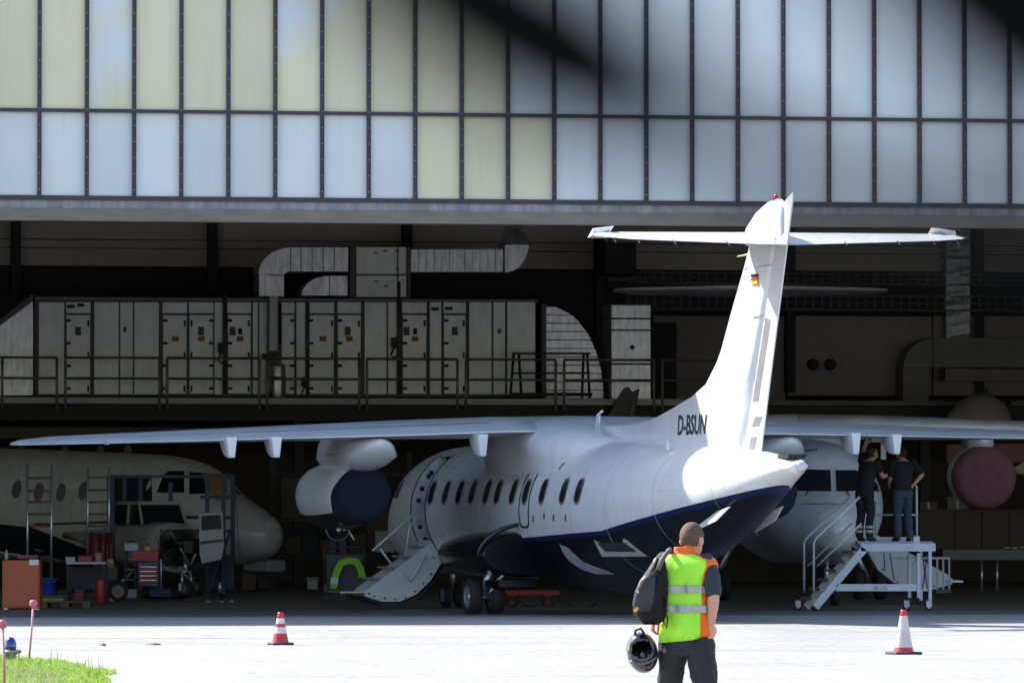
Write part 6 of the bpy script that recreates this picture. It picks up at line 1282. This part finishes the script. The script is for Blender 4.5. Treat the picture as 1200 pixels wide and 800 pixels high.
# blue taxiway lamp and marker stakes in the grass
tl = empty('taxiway_light', G(13, 776), 0, 'blue domed taxiway edge light standing in the grass corner', 'airfield light')
q = MB(); q.lathe([(.055,0),(.06,.02),(.07,.10),(.105,.12),(.11,.135),(.085,.15),(.08,.155)], (0,0,0), 'z', 20); q.build('base', mat('weathered lamp base', (.26,.25,.24), .6), tl)
q = MB(); q.lathe([(.068,.155),(.070,.20),(.062,.26),(.04,.30),(.005,.312)], (0,0,0), 'z', 20); q.build('dome', mat('blue lamp glass', (.02,.012,.22), .12, coat=.8), tl)
q = MB(); q.cyl((.08,0,.128), (.125,0,.14), .02, 8); q.build('clamp', m_dull, tl)
m_stake = mat('faded pink stake', (.55,.30,.30), .6); m_knob = mat('pink knob', (.55,.13,.17), .55)
for x0, y0, x1, y1, lab in ((34,775,39.5,708,'taller pink topped marker stake leaning in the grass'), (6,806,3.5,732,'shorter pink topped marker stake at the left picture edge')):
    b = G(x0, y0); d_ = b.y; t_ = P(x1, y1, d_); e = empty('marker_stake', b, 0, lab, 'marker stake', 'pink topped marker stakes'); t_ = t_-b
    q = MB(); q.tube([(0,0,-.05), t_*.5+Vector((.006,0,0)), t_], .013, 8); q.build('stake', m_stake, e); q = MB(); q.M = Matrix.Translation(t_); q.lathe([(.025,-.03),(.042,-.02),(.044,.03),(.036,.05),(.01,.056)], (0,0,0), 'z', 14); q.build('knob', m_knob, e)
# scraps on the concrete
for x, y, w_, lab in ((121,756,.05,'small crumpled brown leaf scrap on the apron'), (180,755,.11,'flat brown scrap lying on the apron')):
    e = empty('litter', G(x, y), 0, lab, 'litter'); q = MB(); rs = []
    for z, k in ((.002,1),(.02,.8),(.035 if w_ < .1 else .022,.3)): rs.append([(w_*k*(1+.3*math.sin(3*i))*math.cos(2*math.pi*i/9), w_*k*math.sin(2*math.pi*i/9), z+.006*math.sin(2*i)) for i in range(9)])
    q.rings(rs); q.build('scrap', mat('dry brown', (.20,.13,.09), .8), e)
# grass corner
gp = [G(*p) for p in ((-60,769),(0,769),(40,772),(80,779),(108,787),(124,797),(128,804),(125,818),(60,850),(-60,850))]
q = MB(); n_ = len(gp); q.add([p + Vector((0,0,.004)) for p in gp] + [sum(gp, Vector())/n_ + Vector((0,0,.05))], [(i, (i+1) % n_, n_) for i in range(n_)]); tag(q.build('verge', mat('verge soil', (.07,.08,.025), .9)), kind='structure')
def inside(p):
    c = False
    for i in range(n_):
        a, b = gp[i], gp[(i+1) % n_]
        if (a.y > p.y) != (b.y > p.y) and p.x < (b.x-a.x)*(p.y-a.y)/(b.y-a.y)+a.x: c = not c
    return c
mg = mat('grass blade', (.15,.28,.045), .6, var=.4, scale=1.6, alt=(.26,.24,.08)); b_ = mg.node_tree.nodes['Principled BSDF']; b_.inputs['Subsurface Weight'].default_value = 0
trn = mg.node_tree.nodes.new('ShaderNodeBsdfTranslucent'); trn.inputs[0].default_value = (.32,.50,.07,1); mxs = mg.node_tree.nodes.new('ShaderNodeMixShader'); mxs.inputs[0].default_value = .4
mg.node_tree.links.new(b_.outputs[0], mxs.inputs[1]); mg.node_tree.links.new(trn.outputs[0], mxs.inputs[2]); mg.node_tree.links.new(mxs.outputs[0], mg.node_tree.nodes['Material Output'].inputs[0])
rnd = random.Random(3); q = MB(); x0, x1 = min(p.x for p in gp), max(p.x for p in gp); y0, y1 = min(p.y for p in gp), max(p.y for p in gp); cnt = 0
vs_, fs_ = [], []
while cnt < 30000:
    p = Vector((rnd.uniform(x0, x1), rnd.uniform(y0, y1), 0))
    jx = .9*mnoise.noise(Vector((p.x*1.3, p.y*.5, 3)))
    if not inside(Vector((p.x + jx*.35, p.y + jx, 0))): continue
    cnt += 1; h = rnd.uniform(.025,.075)*(1 if rnd.random() < .992 else 3.2); w_ = rnd.uniform(.004,.009); a = rnd.uniform(0, 6.283); l = rnd.uniform(0,.06); la = rnd.uniform(0, 6.283)
    dx, dy = w_*math.cos(a), w_*math.sin(a); lx, ly = l*math.cos(la), l*math.sin(la); o = len(vs_)
    vs_ += [(p.x-dx,p.y-dy,0),(p.x+dx,p.y+dy,0),(p.x+dx*.7+lx*.4,p.y+dy*.7+ly*.4,h*.6),(p.x-dx*.7+lx*.4,p.y-dy*.7+ly*.4,h*.6),(p.x+lx,p.y+ly,h)]; fs_ += [(o,o+1,o+2,o+3),(o+3,o+2,o+4)]
me = bpy.data.meshes.new('grass'); me.from_pydata(vs_, [], fs_); me.materials.append(mg); tag(link('grass', me), 'bright green grass in the corner beside the apron', 'grass', kind='stuff')
# ------------------------------------------------------------------ twig overhanging the viewpoint, far out of focus
tw = empty('overhanging_twig', (.05, .52, 2.25), 0, 'dark blurred twig hanging down close to the viewpoint across the top of the picture', 'twig'); TO = tw.location.copy()
tp_ = lambda x, y, d=.50: P(x, y, d) - TO; m_bark = mat('dark bark', (.004,.004,.004), .95, var=.3, scale=90, spec=.05)
q = MB(); q.tube([Vector((-.05,.0,.0)), Vector((-.045,-.12,-.2)), tp_(380,-400,.27), tp_(470,-85,.24), tp_(545,-8,.24), tp_(615,34,.24), tp_(680,70,.24), tp_(740,102,.24), tp_(800,136,.24), tp_(840,160,.24)], [.006,.005,.0046,.0040,.0036,.0037,.0035,.0028,.0018,.0010], 10); q.build('stem', m_bark, tw)
q = MB(); q.tube([tp_(810,142,.24), tp_(870,182,.24), tp_(950,216,.23), tp_(1050,242,.23), tp_(1150,262,.22), tp_(1270,285,.22)], [.0009,.0012,.0013,.0014,.0016,.0016], 8); q.build('side_shoot', m_bark, tw)
q = MB(); q.tube([Vector((.03,.0,.0)), Vector((.035,-.12,-.2)), tp_(1040,-400,.27), tp_(1118,-150,.24), tp_(1185,-62,.24), tp_(1245,0,.24), tp_(1325,70,.24)], [.007,.006,.006,.0058,.0058,.0056,.005], 10); q.build('stem', m_bark, tw)
